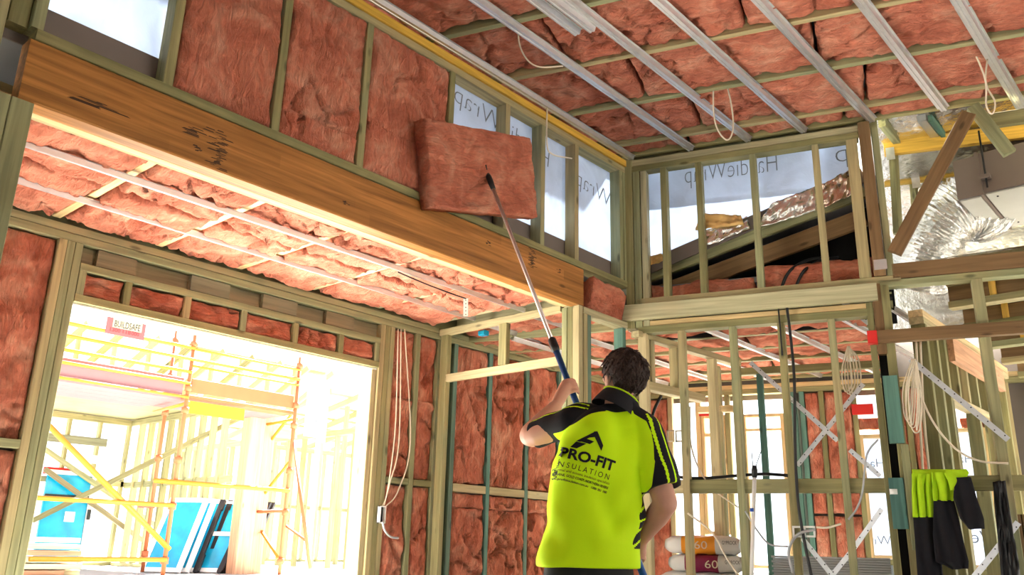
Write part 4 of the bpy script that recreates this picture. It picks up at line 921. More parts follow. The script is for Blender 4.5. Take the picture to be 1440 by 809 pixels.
# stacks of wrapped window sashes leaning
def sash(base, ydir, w, h, lean, two, label, group, edge):
    """sash: two white stiles and rails around blue film; base = near bottom corner"""
    t = thing('wrapped_window', label, 'window', tuple(base), group)
    u = Vector(ydir).normalized(); up = (Vector((lean[0], lean[1], 1.0))).normalized(); n = u.cross(up).normalized(); B = Vector(base); th = 0.05
    def bar_(nm, p, q, ww, mat): piece(nm, p, q, th, ww, mat, t, up=(n.cross((q - p).normalized())))
    s = 0.055
    bar_('stile', B + u * s / 2, B + u * s / 2 + up * h, s, M_WHITE); bar_('stile', B + u * (w - s / 2), B + u * (w - s / 2) + up * h, s, M_BLACK if edge else M_WHITE)
    for z in ([s / 2, h - s / 2] + ([h * 0.52] if two else [])): bar_('rail', B + u * s + up * z, B + u * (w - s) + up * z, s, M_WHITE)
    P = [B + u * s + up * s, B + u * (w - s) + up * s, B + u * (w - s) + up * (h - s), B + u * s + up * (h - s)]
    prism('film', [p - n * 0.01 for p in P], n * 0.02, M_BLUEF, t)
    if edge: bar_('corner_guard', B + u * (w + 0.004) + up * 0.02, B + u * (w + 0.004) + up * 0.24, 0.02, M_BLACK); bar_('corner_guard', B + u * (w + 0.004) + up * (h - 0.14), B + u * (w + 0.004) + up * h, 0.02, M_BLACK)
    return t
XG = -10.45
gA = Vector((XG, onx(198, 790, XG).y, 0.585)); gB = Vector((XG + 0.1, onx(251, 797, XG).y, 0.585))
for k in range(4):
    sash(gA + Vector((0.085 * k * -0.3, 0.13 * k, 0)), (0.80, 0.60, 0), 0.50, 0.98, (-0.22, 0.42), False, 'blue filmed window frame leaning in the stack beside the wrapped door', 'left stack of wrapped windows', k > 1)
for k in range(6):
    sash(gB + Vector((-0.02 * k, 0.075 * k, 0)), (0.80, 0.60, 0), 0.50, 1.0, (-0.16, 0.50), True, 'blue filmed window frame leaning in the stack against the pine post', 'right stack of wrapped windows', True)
# street sign seen from behind
sp = thing('street_sign', 'grey street sign plate on a tall steel pole seen from behind', 'sign', tuple(onx(440, 800, -8.4)))
q = onx(447, 620, -8.4); tube('pole', [(q.x, q.y + 0.02, -0.15), (q.x, q.y, onx(447, 532, -8.4).z + 0.03)], 0.03, M_GALV, sp, 12, smooth=False)
z1 = onx(455, 531, -8.4).z; z0 = onx(455, 616, -8.4).z; ya = onx(434, 570, -8.4).y; yb = onx(453, 570, -8.4).y; yc = onx(476, 570, -8.4).y
box('plate', (q.x - 0.055, ya, z0), (q.x - 0.04, yb, z1), M_GALV, sp); prism('plate', [(q.x - 0.05, yb + 0.03, z0 - 0.02), (q.x - 0.20, yc, z0 - 0.04), (q.x - 0.20, yc, z1), (q.x - 0.05, yb + 0.03, z1)], (-0.012, -0.005, 0), M_SIGN, sp)
for z in (z0 + 0.15, z1 - 0.15): box('clamp', (q.x - 0.04, q.y - 0.04, z), (q.x + 0.035, q.y + 0.04, z + 0.03), M_GALV, sp)
# stack of sawn boards
for j in range(6):
    for i in range(4):
        if j == 5 and i > 1: continue
        x = -9.12 - 0.11 * i; L = 1.0 + 0.18 * ((i * 3 + j * 5) % 4) / 4; y0 = 2.7 + 0.06 * ((i + 2 * j) % 3)
        o = box('timber_board', (x - 0.10, y0, 0.60 + 0.062 * j), (x, y0 + L, 0.648 + 0.062 * j), T_PALE if (i + j) % 3 else T_OREGON); tag(o, 'short sawn board in the pile below the scaffold', 'timber', 'pile of short boards')
# ================================================================== the installer
def ell_rings(path, seg=28, sq=1.0):
    """loft of ellipses: path of (centre, half width along A, half depth along B, A dir, B dir)"""
    v = []; f = []
    for c, a, b, A, B in path:
        for k in range(seg):
            t = 2 * math.pi * k / seg
            ct, st_ = math.cos(t), math.sin(t)
            v.append(Vector(c) + Vector(A) * a * math.copysign(abs(ct) ** sq, ct) + Vector(B) * b * math.copysign(abs(st_) ** sq, st_))
    n = len(path)
    for i in range(n - 1):
        for k in range(seg): f.append((i * seg + k, i * seg + (k + 1) % seg, (i + 1) * seg + (k + 1) % seg, (i + 1) * seg + k))
    f.append(tuple(range(seg - 1, -1, -1))); f.append(tuple(range((n - 1) * seg, n * seg)))
    return v, f
def ball(c, rx, ry=None, rz=None, axes=None, seg=20, rings=12):
    ry = ry or rx; rz = rz or rx; ax = axes or (Vector((1, 0, 0)), Vector((0, 1, 0)), Vector((0, 0, 1))); v = []; f = []
    for i in range(rings + 1):
        th = math.pi * i / rings
        for k in range(seg):
            ph = 2 * math.pi * k / seg
            v.append(Vector(c) + ax[0] * rx * math.sin(th) * math.cos(ph) + ax[1] * ry * math.sin(th) * math.sin(ph) + ax[2] * rz * math.cos(th))
    for i in range(rings):
        for k in range(seg): f.append((i * seg + k, i * seg + (k + 1) % seg, (i + 1) * seg + (k + 1) % seg, (i + 1) * seg + k))
    return v, f
def limb(pts, rad, seg=18):
    """tapered limb with round ends"""
    out = [tube_geo(smooth_path(pts, 6), list(np.interp(np.linspace(0, len(pts) - 1, (len(pts) - 1) * 6 + 1), range(len(pts)), rad)) if len(pts) > 2 else rad, seg)]
    for p, r in zip(pts, rad): out.append(ball(p, r * 0.995, seg=16, rings=10))
    return out
def fuse(name, shapes, voxel, smooth_n, mat, parent, factor=0.5):
    """fuse overlapping shapes into one continuous surface"""
    V = []; F = []
    for v, f in shapes:
        o0 = len(V); V += [tuple(p) for p in v]; F += [tuple(i + o0 for i in t) for t in f]
    me = mesh_from(V, F); bm = bmesh.new(); bm.from_mesh(me); bmesh.ops.remove_doubles(bm, verts=bm.verts, dist=1e-5); bmesh.ops.recalc_face_normals(bm, faces=bm.faces); bm.to_mesh(me); bm.free()
    o = link(name, me, mat)
    r = o.modifiers.new('r', 'REMESH'); r.mode = 'VOXEL'; r.voxel_size = voxel; r.use_smooth_shade = True
    s = o.modifiers.new('s', 'SMOOTH'); s.iterations = smooth_n; s.factor = factor
    dg = bpy.context.evaluated_depsgraph_get(); me2 = bpy.data.meshes.new_from_object(o.evaluated_get(dg)); o.modifiers.clear(); o.data = me2
    me2.polygons.foreach_set('use_smooth', [True] * len(me2.polygons))
    if not me2.materials: me2.materials.append(mat)
    if parent is not None: put(o, parent, Matrix.Identity(4))
    return o
FHV = Vector(FH); SIDE = Vector((FH[1], -FH[0], 0))        # SIDE = towards the picture's right
D0 = 3.50
hip = ond(828, 806, D0); FEET = Vector((hip.x, hip.y, 0)) - SIDE * 0.03
per = thing('person', 'person in lime and black work polo pushing a batt up with a pole', 'person', tuple(FEET))
TW = 0.16                                                    # body turned a little to its left
FW = (FHV * math.cos(TW) - SIDE * math.sin(TW)).normalized(); RT = (SIDE * math.cos(TW) + FHV * math.sin(TW)).normalized()
M_SKIN = plain('skin', (0.58, 0.30, 0.21), 0.5, 0, 0.05, 14, bump=0.08, bscale=90)
M_HAIR = plain('brown_hair', (0.035, 0.016, 0.010), 0.55, 0, 0.3, 60, bump=0.8, bscale=140)
M_PANTS = plain('black_work_trousers', (0.010, 0.010, 0.012), 0.8, 0, 0.1, 20, bump=0.2)
M_BOOT = plain('tan_boots', (0.30, 0.19, 0.09), 0.7, 0, 0.1)
waist = ond(833, 735, D0); chest = ond(846, 655, D0); upch = ond(857, 605, D0); nb = ond(866, 574, D0 + 0.0); hd = ond(876, 532, D0 + 0.03)
lsh = ond(803, 594, D0 + 0.03); lel = ond(745, 613, D0 + 0.19); lwr = ond(780, 574, D0 + 0.36); 
rsh = ond(905, 612, D0 - 0.02); rel = ond(936, 708, D0 - 0.08); rwr = ond(902, 758, D0 + 0.10)
tip = onx(686, 246, -3.17); rhp = ond(893, 779, D0 + 0.18)
PU = (tip - rhp).normalized()
# where the left hand holds the pole
tl = 0.0; best = 1e9
for k in range(200):
    p = rhp.lerp(tip, k / 200); c_ = (p - ond(797, 550, (p - Vector(OC)).dot(FHV))).length
    if c_ < best: best = c_; tl = k / 200
lhp = rhp.lerp(tip, tl)
# ---- pole
pole = thing('insulation_pole', 'long telescopic pole with blue grip and silver extension held by the installer', 'pole', tuple(rhp))
def onpole(px, py):
    b_ = 1e9; r_ = None
    for k in range(400):
        p = rhp.lerp(tip, k / 400); d = (p - ond(px, py, (p - Vector(OC)).dot(FHV))).length
        if d < b_: b_ = d; r_ = p
    return r_
cb0 = onpole(781, 496); cb1 = onpole(772, 478)
tube('grip_tube', [rhp - PU * 0.18, cb0], 0.0155, plain('blue_tube', (0.010, 0.075, 0.26), 0.3, 0.2), pole, 14, smooth=False)
tube('twist_collar', [cb0, cb0.lerp(cb1, 0.3), cb1.lerp(cb0, 0.1), cb1], [0.018, 0.022, 0.021, 0.015], M_BLACK, pole, 14, smooth=False)
tube('extension_tube', [cb1, tip - PU * 0.10], 0.0105, plain('pink_grey_alloy', (0.66, 0.55, 0.52), 0.3, 0.6), pole, 12, smooth=False)
tube('fork_socket', [tip - PU * 0.13, tip - PU * 0.06, tip - PU * 0.02, tip + PU * 0.005], [0.014, 0.018, 0.017, 0.012], M_BLACK, pole, 12, smooth=False)
k_ = 0
for k in range(5):
    h = onpole(700 + 15 * k, 300 + 40 * k); n_ = (Vector(OC) - h).normalized()
    geo('pin_hole', ball(h + n_ * 0.0095, 0.003, seg=8, rings=5)[0], ball((0, 0, 0), 0.003, seg=8, rings=5)[1], M_BLACK, pole, True)
Q = PU.orthogonal().normalized(); W_ = PU.cross(Q)
for ang in (0.6, 2.7, 4.8): tube('prong', [tip, tip + PU * 0.05 + (Q * math.cos(ang) + W_ * math.sin(ang)) * 0.035], 0.004, M_BLACK, pole, 6, smooth=False)
# ---- batt on the pole
P = [onx(x, y, -3.20) for x, y in ((597, 280), (737, 308), (748, 199), (612, 173))]
yc = sum(p.y for p in P) / 4
hb_c = sum(P, Vector()) / 4; ux = ((P[1] - P[0]) + (P[2] - P[3])).normalized(); vy = ((P[3] - P[0]) + (P[2] - P[1])).normalized()
L_ = ((P[1] - P[0]).length + (P[2] - P[3]).length) / 2; H_ = ((P[3] - P[0]).length + (P[2] - P[1]).length) / 2
hb_n = Vector((1, -0.10, -0.06)).normalized()
batt(hb_c - hb_n * 0.075, ux, hb_n, L_, H_, 0.10, 'loose square pink batt held up on the tip of the pole', None, seed=91, res=0.013, rough=0.7, crease=0.7, edge=0.012)
# ---- hand builder: closed round the pole
def grip(c, wrist, side):
    """fingers curl round the pole at c; the palm sits on the wrist's side of it"""
    toW = (wrist - c); toW = (toW - PU * toW.dot(PU)).normalized(); tang = PU.cross(toW).normalized() * side
    out = []; R0 = 0.017 + 0.009
    palm_c = c + toW * 0.038
    out.append(ball(palm_c, 0.043, 0.020, 0.036, (PU, toW, tang), 18, 12)); out += limb([palm_c, palm_c.lerp(wrist, 0.5), wrist], [0.032, 0.030, 0.026], 16)
    for i, (rf, ln) in enumerate(((0.0100, 2.6), (0.0105, 3.0), (0.0100, 2.8), (0.0086, 2.3))):
        off = PU * (0.033 - 0.0215 * i); pts = []
        for k in range(6):
            a = 0.35 + ln * k / 5
            pts.append(c + off + (toW * math.cos(a) + tang * math.sin(a)) * (R0 + 0.006 * (1 - k / 5)))
        out += limb([palm_c + off * 0.95 + tang * 0.012] + pts, [rf * 1.1] * 3 + [rf] * 3 + [rf * 0.86], 10)
    th = [palm_c - tang * 0.020 + PU * 0.010, c + toW * 0.022 - tang * 0.034 + PU * 0.040, c - tang * 0.040 - toW * 0.012 + PU * 0.066]
    out += limb(th, [0.0145, 0.012, 0.0095], 12)
    return out
sh = []
UPH = (hd - nb).normalized()
HF = (FHV * 0.86 - SIDE * 0.42 + Vector((0, 0, 0.30))).normalized(); HR = HF.cross(Z3).normalized(); HU = HR.cross(HF).normalized()
skull = hd + HU * 0.012
sh.append(ball(skull, 0.073, 0.092, 0.098, (HR, HF, HU), 28, 18)); jaw = skull + HF * 0.032 - HU * 0.068
sh.append(ball(jaw, 0.052, 0.062, 0.055, (HR, HF, HU))); sh.append(ball(jaw + HF * 0.052 - HU * 0.028, 0.022, 0.018, 0.018, (HR, HF, HU)))
sh += limb([skull + HF * 0.088 + HU * 0.002, skull + HF * 0.108 - HU * 0.035], [0.009, 0.014], 10)            # nose
sh.append(ball(skull + HF * 0.078 + HU * 0.018, 0.055, 0.014, 0.010, (HR, HF, HU)))                              # brow
for s_ in (-1, 1): sh.append(ball(skull + HR * 0.034 * s_ + HF * 0.070 - HU * 0.030, 0.020, 0.018, 0.018, (HR, HF, HU)))   # cheeks
for dz in (-0.068, -0.077): sh.append(ball(skull + HF * 0.088 + HU * dz, 0.024, 0.010, 0.005, (HR, HF, HU)))            # lips
for s_ in (-1, 1):
    e_ = skull + HR * 0.074 * s_ - HF * 0.006 - HU * 0.022
    sh.append(ball(e_, 0.008, 0.020, 0.031, (HR, HF, HU))); sh.append(ball(e_ + HR * 0.008 * s_ - HF * 0.012, 0.006, 0.010, 0.026, (HR, HF, HU)))
sh += limb([nb - UPH * 0.06, nb + UPH * 0.05, skull - HU * 0.06], [0.045, 0.054, 0.055])
ax = lambda t: (RT, FW)
def ring(c, a, b): return (c, a, b, RT, FW)
sh.append(ell_rings([ring(hip - Z3 * 0.06, 0.16, 0.105), ring(waist, 0.155, 0.10), ring(chest, 0.165, 0.105), ring(upch, 0.150, 0.09), ring(nb - Z3 * 0.03, 0.055, 0.045)]))
sh += limb([lsh, lel, lwr], [0.056, 0.046, 0.034]); sh += limb([lsh, lsh.lerp(lel, 0.5), lel], [0.056, 0.054, 0.045])
sh += limb([rsh, rel], [0.056, 0.047]); sh += limb([rel, rel.lerp(rwr, 0.35), rwr], [0.046, 0.047, 0.030])
sh += grip(lhp, lwr, 1); sh += grip(rhp, rwr, 1)
legs = []
for s_, fy in ((-1, 0.06), (1, -0.04)):
    hj = hip + RT * 0.09 * s_ - Z3 * 0.06; kn = Vector((hj.x, hj.y, 0.47)) + RT * 0.035 * s_ + FW * (0.04 + fy); an = Vector((kn.x, kn.y, 0.09)) + RT * 0.01 * s_ - FW * 0.05
    legs.append((hj, kn, an)); sh += limb([hj, kn], [0.088, 0.060]); sh += limb([kn, kn.lerp(an, 0.35) - FW * 0.012, an], [0.058, 0.058, 0.040])
    sh += limb([an - Z3 * 0.045, an + FW * 0.14 - Z3 * 0.055], [0.04, 0.03])
body = fuse('body', sh, 0.0055, 4, M_SKIN, per)
for s_ in (-1, 1):
    e_ = skull + HR * 0.030 * s_ + HF * 0.078 + HU * 0.0
    geo('eye', ball(e_, 0.012)[0], ball((0, 0, 0), 0.012)[1], M_WHITE, per, True)
# hair
hv, hf = ball(skull - HF * 0.010 + HU * 0.012, 0.094, 0.108, 0.103, (HR, HF, HU), 60, 40)
n_ = fbm(np.array([tuple((p - skull)) for p in hv]) * 38, 3); n2_ = fbm(np.array([tuple((p - skull)) for p in hv]) * 13 + 7, 2)
hv2 = []
for p, a_, b_ in zip(hv, n_, n2_):
    d = p - skull; fr = d.dot(HF); up_ = d.dot(HU)
    k = 1 + 0.055 * float(a_) + 0.075 * float(b_)
    if fr > 0.045 and up_ < 0.055: k *= 0.80
    if up_ < -0.045: k *= 0.93
    if abs(d.dot(HR)) > 0.055 and up_ < -0.01 and fr > -0.045: k *= 0.84
    hv2.append(skull + d * k)
geo('hair', hv2, hf, M_HAIR, per, True)
locks = []
for k in range(520):
    th = random.uniform(0, 2 * math.pi); cz = random.uniform(-0.62, 1); r_ = math.sqrt(1 - cz * cz)
    d = HR * (r_ * math.cos(th) * 0.088) + HF * (r_ * math.sin(th) * 0.102) + HU * (cz * 0.098)
    if d.dot(HF) > 0.05 and d.dot(HU) < 0.06: continue
    if abs(d.dot(HR)) > 0.055 and d.dot(HU) < -0.01 and d.dot(HF) > -0.045: continue
    p = skull - HF * 0.010 + HU * 0.012 + d; n_ = d.normalized(); t_ = (-HU + HF * random.uniform(-0.5, 0.5) + HR * random.uniform(-0.6, 0.6)); t_ = (t_ - n_ * t_.dot(n_)).normalized()
    L = random.uniform(0.022, 0.045); locks.append(tube_geo([p, p + t_ * L * 0.5 + n_ * 0.006, p + t_ * L + n_ * random.uniform(-0.004, 0.010)], [0.0045, 0.0038, 0.0006], 5))
V = []; F = []
for v, f in locks: o0 = len(V); V += v; F += [tuple(i + o0 for i in t) for t in f]
lk = geo('hair_locks', V, F, M_HAIR, per, True); lk['kind'] = 'stuff'
# trousers and boots
ts = [ell_rings([ring(hip + Z3 * 0.05, 0.175, 0.125), ring(hip - Z3 * 0.04, 0.182, 0.135), ring(hip - Z3 * 0.12, 0.17, 0.12)])]
for hj, kn, an in legs: ts += limb([hj, kn, an + Z3 * 0.03], [0.103, 0.080, 0.068])
fuse('trousers', ts, 0.010, 6, M_PANTS, per)
for hj, kn, an in legs:
    b_ = Vector((an.x, an.y, 0)); fuse('boot', limb([b_ + Z3 * 0.14, b_ + Z3 * 0.075], [0.056, 0.060]) + [ball(b_ + FW * 0.06 + Z3 * 0.052, 0.052, 0.155, 0.052, (RT, FW, Z3)), ball(b_ + FW * 0.06 + Z3 * 0.016, 0.050, 0.15, 0.016, (RT, FW, Z3))], 0.009, 4, M_BOOT, per)
# ---- polo shirt
hem = ond(827, 797, D0)
def shirt_ring(c, a, b): return (c, a, b, RT, FW)
tor = [shirt_ring(hem - Z3 * 0.004, 0.203, 0.150), shirt_ring(hem + Z3 * 0.02, 0.204, 0.151), shirt_ring(ond(830, 765, D0), 0.198, 0.146), shirt_ring(waist, 0.192, 0.138), shirt_ring(ond(838, 700, D0), 0.192, 0.136), shirt_ring(chest, 0.197, 0.134), shirt_ring(ond(851, 628, D0), 0.192, 0.128), shirt_ring(upch, 0.172, 0.114), shirt_ring(ond(862, 587, D0), 0.130, 0.092), shirt_ring(ond(866, 575, D0), 0.088, 0.078), shirt_ring(ond(869, 566, D0), 0.076, 0.074)]
shp = [ell_rings(tor, 48, 0.78)]
lse = lsh.lerp(lel, 0.86); rse = rsh.lerp(rel, 0.80)
shp += limb([ond(838, 588, D0), lsh], [0.066, 0.068]); shp += limb([ond(880, 592, D0), rsh], [0.070, 0.080])
def sleeve(a, b, r0, r1):
    d = (b - a).normalized(); s_ = d.orthogonal().normalized(); t_ = d.cross(s_)
    return ell_rings([(a.lerp(b, k / 5), r0 + (r1 - r0) * k / 5, r0 + (r1 - r0) * k / 5, s_, t_) for k in range(6)], 26)
shp.append(sleeve(lsh, lse, 0.068, 0.060)); shp.append(sleeve(rsh, rse, 0.080, 0.078)); shp.append(ball(lsh, 0.069)); shp.append(ball(rsh, 0.081))
shirt = fuse('polo_shirt', shp, 0.005, 8, None, per)
me = shirt.data; co = np.array([tuple(v.co) for v in me.vertices]) + np.array(tuple(per.location)) * 0
mwp = Matrix.Translation(per.location) @ shirt.matrix_basis
co = np.array([tuple(mwp @ v.co) for v in me.vertices]); nr = np.array([tuple(v.normal) for v in me.vertices])
# cloth folds: shallow drag lines on body and sleeves
rt = np.array(tuple(RT)); fw = np.array(tuple(FW)); hc = np.array(tuple(hem))
u_ = (co - hc) @ rt; h_ = co[:, 2] - hc[2]
fold = 0.017 * np.sin((u_ * 0.9 + h_ * 0.55) * 26 + 2.5 * fbm(co * 3.0, 2)) * np.clip(fbm(co * 3.3 + 9, 2) * 2.2 + 0.25, 0, 1) + 0.016 * fbm(co * 6, 2)
fold += 0.008 * np.sin(h_ * 40 - u_ * 30 + 3 * fbm(co * 4 + 3, 2)) * np.clip(1 - np.abs(h_ - 0.20) / 0.16, 0, 1) * np.clip(u_ * 8, 0, 1)
lv = np.array(tuple(lse - lsh)); rv_ = np.array(tuple(rse - rsh)); 
def tpar(p, a, v): return ((p - np.array(tuple(a))) @ v) / (v @ v)
tL = tpar(co, lsh, lv); tR = tpar(co, rsh, rv_)
fold *= np.clip(h_ / 0.10, 0.15, 1); co2 = co + nr * fold[:, None]
inv = mwp.inverted()
for v, c in zip(me.vertices, co2): v.co = inv @ Vector(c)
# panel fields: black shoulders and sleeves, lime body, thin lime stripes, black slashed side panel
def distline(p, a, v, t): return np.linalg.norm(p - (np.array(tuple(a)) + np.clip(t, -0.3, 1.0)[:, None] * v), axis=1)
dL = distline(co, lsh, lv, tL); dR = distline(co, rsh, rv_, tR)
zz = co[:, 2]; nbv = np.array(tuple(nb)); cxl = (co - nbv) @ rt
axis_x = np.interp(zz, [hem.z, waist.z, chest.z, upch.z, nb.z], [0 + (Vector(p) - nb).dot(RT) for p in (hem, waist, chest, upch, nb)])
ub = cxl - axis_x                                             # across the body, 0 on the spine
zs = nb.z - zz
# the raglan seam: wide lime back narrowing to the collar
seam = np.interp(zs, [-0.05, 0.035, 0.07, 0.11, 0.16, 0.22, 0.26, 0.4], [0.02, 0.060, 0.115, 0.142, 0.158, 0.168, 0.20, 0.5])
seamL = np.interp(zs, [-0.05, 0.03, 0.05, 0.075, 0.10, 0.13], [0.02, 0.060, 0.105, 0.145, 0.19, 0.30])
panel = np.where(ub < 0, -ub - seamL, ub - seam)
sleeveL = np.minimum(np.minimum((tL - 0.30) * 0.2, 0.10 - dL), -0.10 - ub); sleeveR = np.minimum(np.minimum((tR - 0.25) * 0.25, 0.115 - dR), ub - 0.172)
panel = np.maximum(panel, np.maximum(sleeveL, sleeveR))
collar = 0.022 - zs - 0.0; panel = np.maximum(panel, collar * 1.0)
# stripes along shoulder and sleeve: angle round the limb axis
def around(p, a, v, ref):
    v = v / np.linalg.norm(v); r = np.array(tuple(ref)); r = r - v * (r @ v); r /= np.linalg.norm(r); s = np.cross(v, r); d = p - np.array(tuple(a)); return np.arctan2(d @ s, d @ r)
aL = around(co, lsh, lv, Z3); aR = around(co, rsh, rv_, Vector(-FHV))
stripe = np.full(len(co), -1.0)
def add_stripe(mask, ang, a0, w): 
    global stripe
    stripe = np.where(mask, np.maximum(stripe, w - np.abs(ang - a0)), stripe)
back = (co - nbv) @ fw
add_stripe((tL > -0.55) & (ub < -0.07) & (panel > 0), aL, -0.15, 0.085); add_stripe((tL > -0.55) & (ub < -0.07) & (panel > 0), aL, -0.62, 0.085)
add_stripe((tR > -0.25) & (ub > 0.08) & (panel > 0), aR, -0.35, 0.075); add_stripe((tR > -0.25) & (ub > 0.08) & (panel > 0), aR, -0.85, 0.075)
add_stripe((tR > -0.25) & (ub > 0.08) & (panel > 0), aR, -0.62, 0.07) if False else None
sidep = np.minimum(np.minimum(ub - (0.150 + 0.010 * np.sin(h_ * 55)), 0.285 - h_), h_ - 0.07)
slash = np.abs(((h_ - ub * 0.7) * 22) % 1.0 - 0.5) - 0.10
sidep = np.where(slash < 0, -0.02, sidep)
black = np.maximum(panel, sidep)
black = np.where(stripe > 0, -0.03, black)
tipc = np.abs(zs + 0.008 - 0.0) * 0 + 1
for nm, arr in (('black', black), ('stripe', stripe)):
    at = me.attributes.new(nm, 'FLOAT', 'POINT'); at.data.foreach_set('value', arr.astype(np.float32))
ms, nt, b = newmat('work_polo')
an_ = N(nt, 'ShaderNodeAttribute', attribute_name='black'); cmpn = N(nt, 'ShaderNodeMath', operation='GREATER_THAN'); cmpn.inputs[1].default_value = 0.0
nt.links.new(an_.outputs['Fac'], cmpn.inputs[0]); mx = N(nt, 'ShaderNodeMix', data_type='RGBA')
mx.inputs['A'].default_value = (0.62, 0.96, 0.004, 1); mx.inputs['B'].default_value = (0.010, 0.010, 0.013, 1); nt.links.new(cmpn.outputs[0], mx.inputs['Factor'])
nt.links.new(mx.outputs['Result'], b.inputs['Base Color']); b.inputs['Roughness'].default_value = 0.75; b.inputs['Specular IOR Level'].default_value = 0.2
tcn = N(nt, 'ShaderNodeTexCoord'); nz = N(nt, 'ShaderNodeTexNoise'); nz.inputs['Scale'].default_value = 160; nt.links.new(tcn.outputs['Object'], nz.inputs['Vector']); bp = N(nt, 'ShaderNodeBump'); bp.inputs['Strength'].default_value = 0.15; bp.inputs['Distance'].default_value = 0.002
nt.links.new(nz.outputs['Fac'], bp.inputs['Height']); nt.links.new(bp.outputs['Normal'], b.inputs['Normal'])
me.materials.clear(); me.materials.append(ms); me.update()
# collar with lime tipping
M_LIME = plain('lime_trim', (0.52, 0.80, 0.004), 0.75); M_BLK = plain('black_knit', (0.010, 0.010, 0.013), 0.85)
cc = ond(867, 571, D0); cu = ((hd - nb).normalized() + RT * 0.22 - FW * 0.1).normalized(); CR = FW.cross(cu).normalized(); CF = cu.cross(CR).normalized(); ca_, cb_ = RT, FW
def cring(z, a, b): return (cc + cu * z, a, b, CR, CF)
v, f = ell_rings([cring(-0.030, 0.100, 0.098), cring(0.0, 0.092, 0.092), cring(0.034, 0.081, 0.082), cring(0.044, 0.075, 0.077), cring(0.030, 0.068, 0.070), cring(0.0, 0.070, 0.072)], 40); under(geo('collar', v, f[:-2], M_BLK, per, True), shirt)
clt = tube('collar_tipping', [cc + cu * 0.044 + CR * 0.078 * math.cos(t) + CF * 0.080 * math.sin(t) for t in np.linspace(0, 2 * math.pi, 37)], 0.0035, M_LIME, per, 6, smooth=False); under(clt, shirt)
# ---- print on the back, pressed onto the cloth
dgm = [inv.inverted() @ v.co for v in me.vertices]; bvh = BVHTree.FromPolygons(dgm, [tuple(p.vertices) for p in me.polygons])
BACKN = -FW
O_ = ond(789, 641, D0 - 0.13); E_ = ond(862, 664, D0 - 0.13); UR = (E_ - O_); WID = UR.length; UR.normalize(); UU = BACKN.cross(UR) * 1.0
UU = UR.cross(-BACKN) if (UR.cross(-BACKN)).z > 0 else UR.cross(BACKN)
def press(name, me2, sx, sy, ox, oy, mat=M_BLK):
    bm = bmesh.new(); bm.from_mesh(me2)
    bmesh.ops.triangulate(bm, faces=bm.faces); es = [e for e in bm.edges if (e.calc_length() * sx) > 0.012]
    for _ in range(2):
        es = [e for e in bm.edges if e.calc_length() * sx > 0.012]
        if es: bmesh.ops.subdivide_edges(bm, edges=es, cuts=1); bmesh.ops.triangulate(bm, faces=bm.faces)
    for vv in bm.verts:
        p = O_ + UR * (ox + vv.co.x * sx) + UU * (oy + vv.co.y * sy)
        hit = bvh.ray_cast(p + BACKN * 0.4, -BACKN)
        vv.co = (hit[0] + hit[1] * 0.0022) if hit[0] is not None else p
        if hit[0] is not None and (hit[0] + BACKN * 0.0022 - vv.co).length > 0.02: pass
        if hit[0] is not None: vv.co = hit[0] + BACKN * 0.0022
    bm.to_mesh(me2); bm.free(); me2.materials.clear(); c = per.location
    o = link(name, me2, mat); o.parent = per; o.matrix_basis = Matrix.Translation(-c); return under(o, shirt)
def tw(txt, **kw):
    m_ = text_geo(txt, 1.0, **kw); xs = [v.co.x for v in m_.vertices]; ys = [v.co.y for v in m_.vertices]
    return m_, min(xs), max(xs), min(ys), max(ys)
def line(name, txt, x0, width, y0, height, **kw):
    m_, a, b_, c, d = tw(txt, **kw); sx = width / (b_ - a); sy = height / (d - c)
    for v in m_.vertices: v.co.x -= a; v.co.y -= c; v.co.z = 0
    return press(name, m_, sx, sy, x0, y0)
line('print_name', 'PRO-FIT', 0.0, WID, 0.0, 0.044, offset=0.035)
line('print_word', 'INSULATION', -0.004, WID * 0.97, -0.036, 0.021, space=1.5, offset=-0.004)
line('print_small', 'Thermal and acoustic insulation specialists', -0.008, WID * 1.03, -0.056, 0.0125)
line('print_small', 'BRISBANE, GOLD COAST, NORTHERN RIVERS', -0.008, WID * 1.03, -0.073, 0.0115, offset=0.02)
line('print_small', 'www.profitinsulation.com.au   1300 301 100', -0.008, WID * 1.03, -0.091, 0.0115, offset=0.02)
# the logo: an angular A of three strokes
def logo(poly):
    m_ = mesh_from([(x, y, 0) for x, y in poly], [tuple(range(len(poly)))]); press('print_logo', m_, 1, 1, 0, 0)
k_ = WID / 75.0
def lp(x, y): 
    p = ond(x, y, D0 - 0.13) - O_; return (p.dot(UR), p.dot(UU))
zq = lambda X, Y: lp(760 + X / 5.78, 560 + Y / 5.78)
logo([zq(300, 340), zq(440, 268), zq(470, 310), zq(395, 318), zq(330, 350)]); logo([zq(430, 268), zq(458, 266), zq(503, 385), zq(487, 430), zq(430, 300)])
logo([zq(255, 390), zq(300, 345), zq(372, 368), zq(302, 404)]); logo([zq(330, 345), zq(375, 325), zq(432, 352), zq(398, 372)])
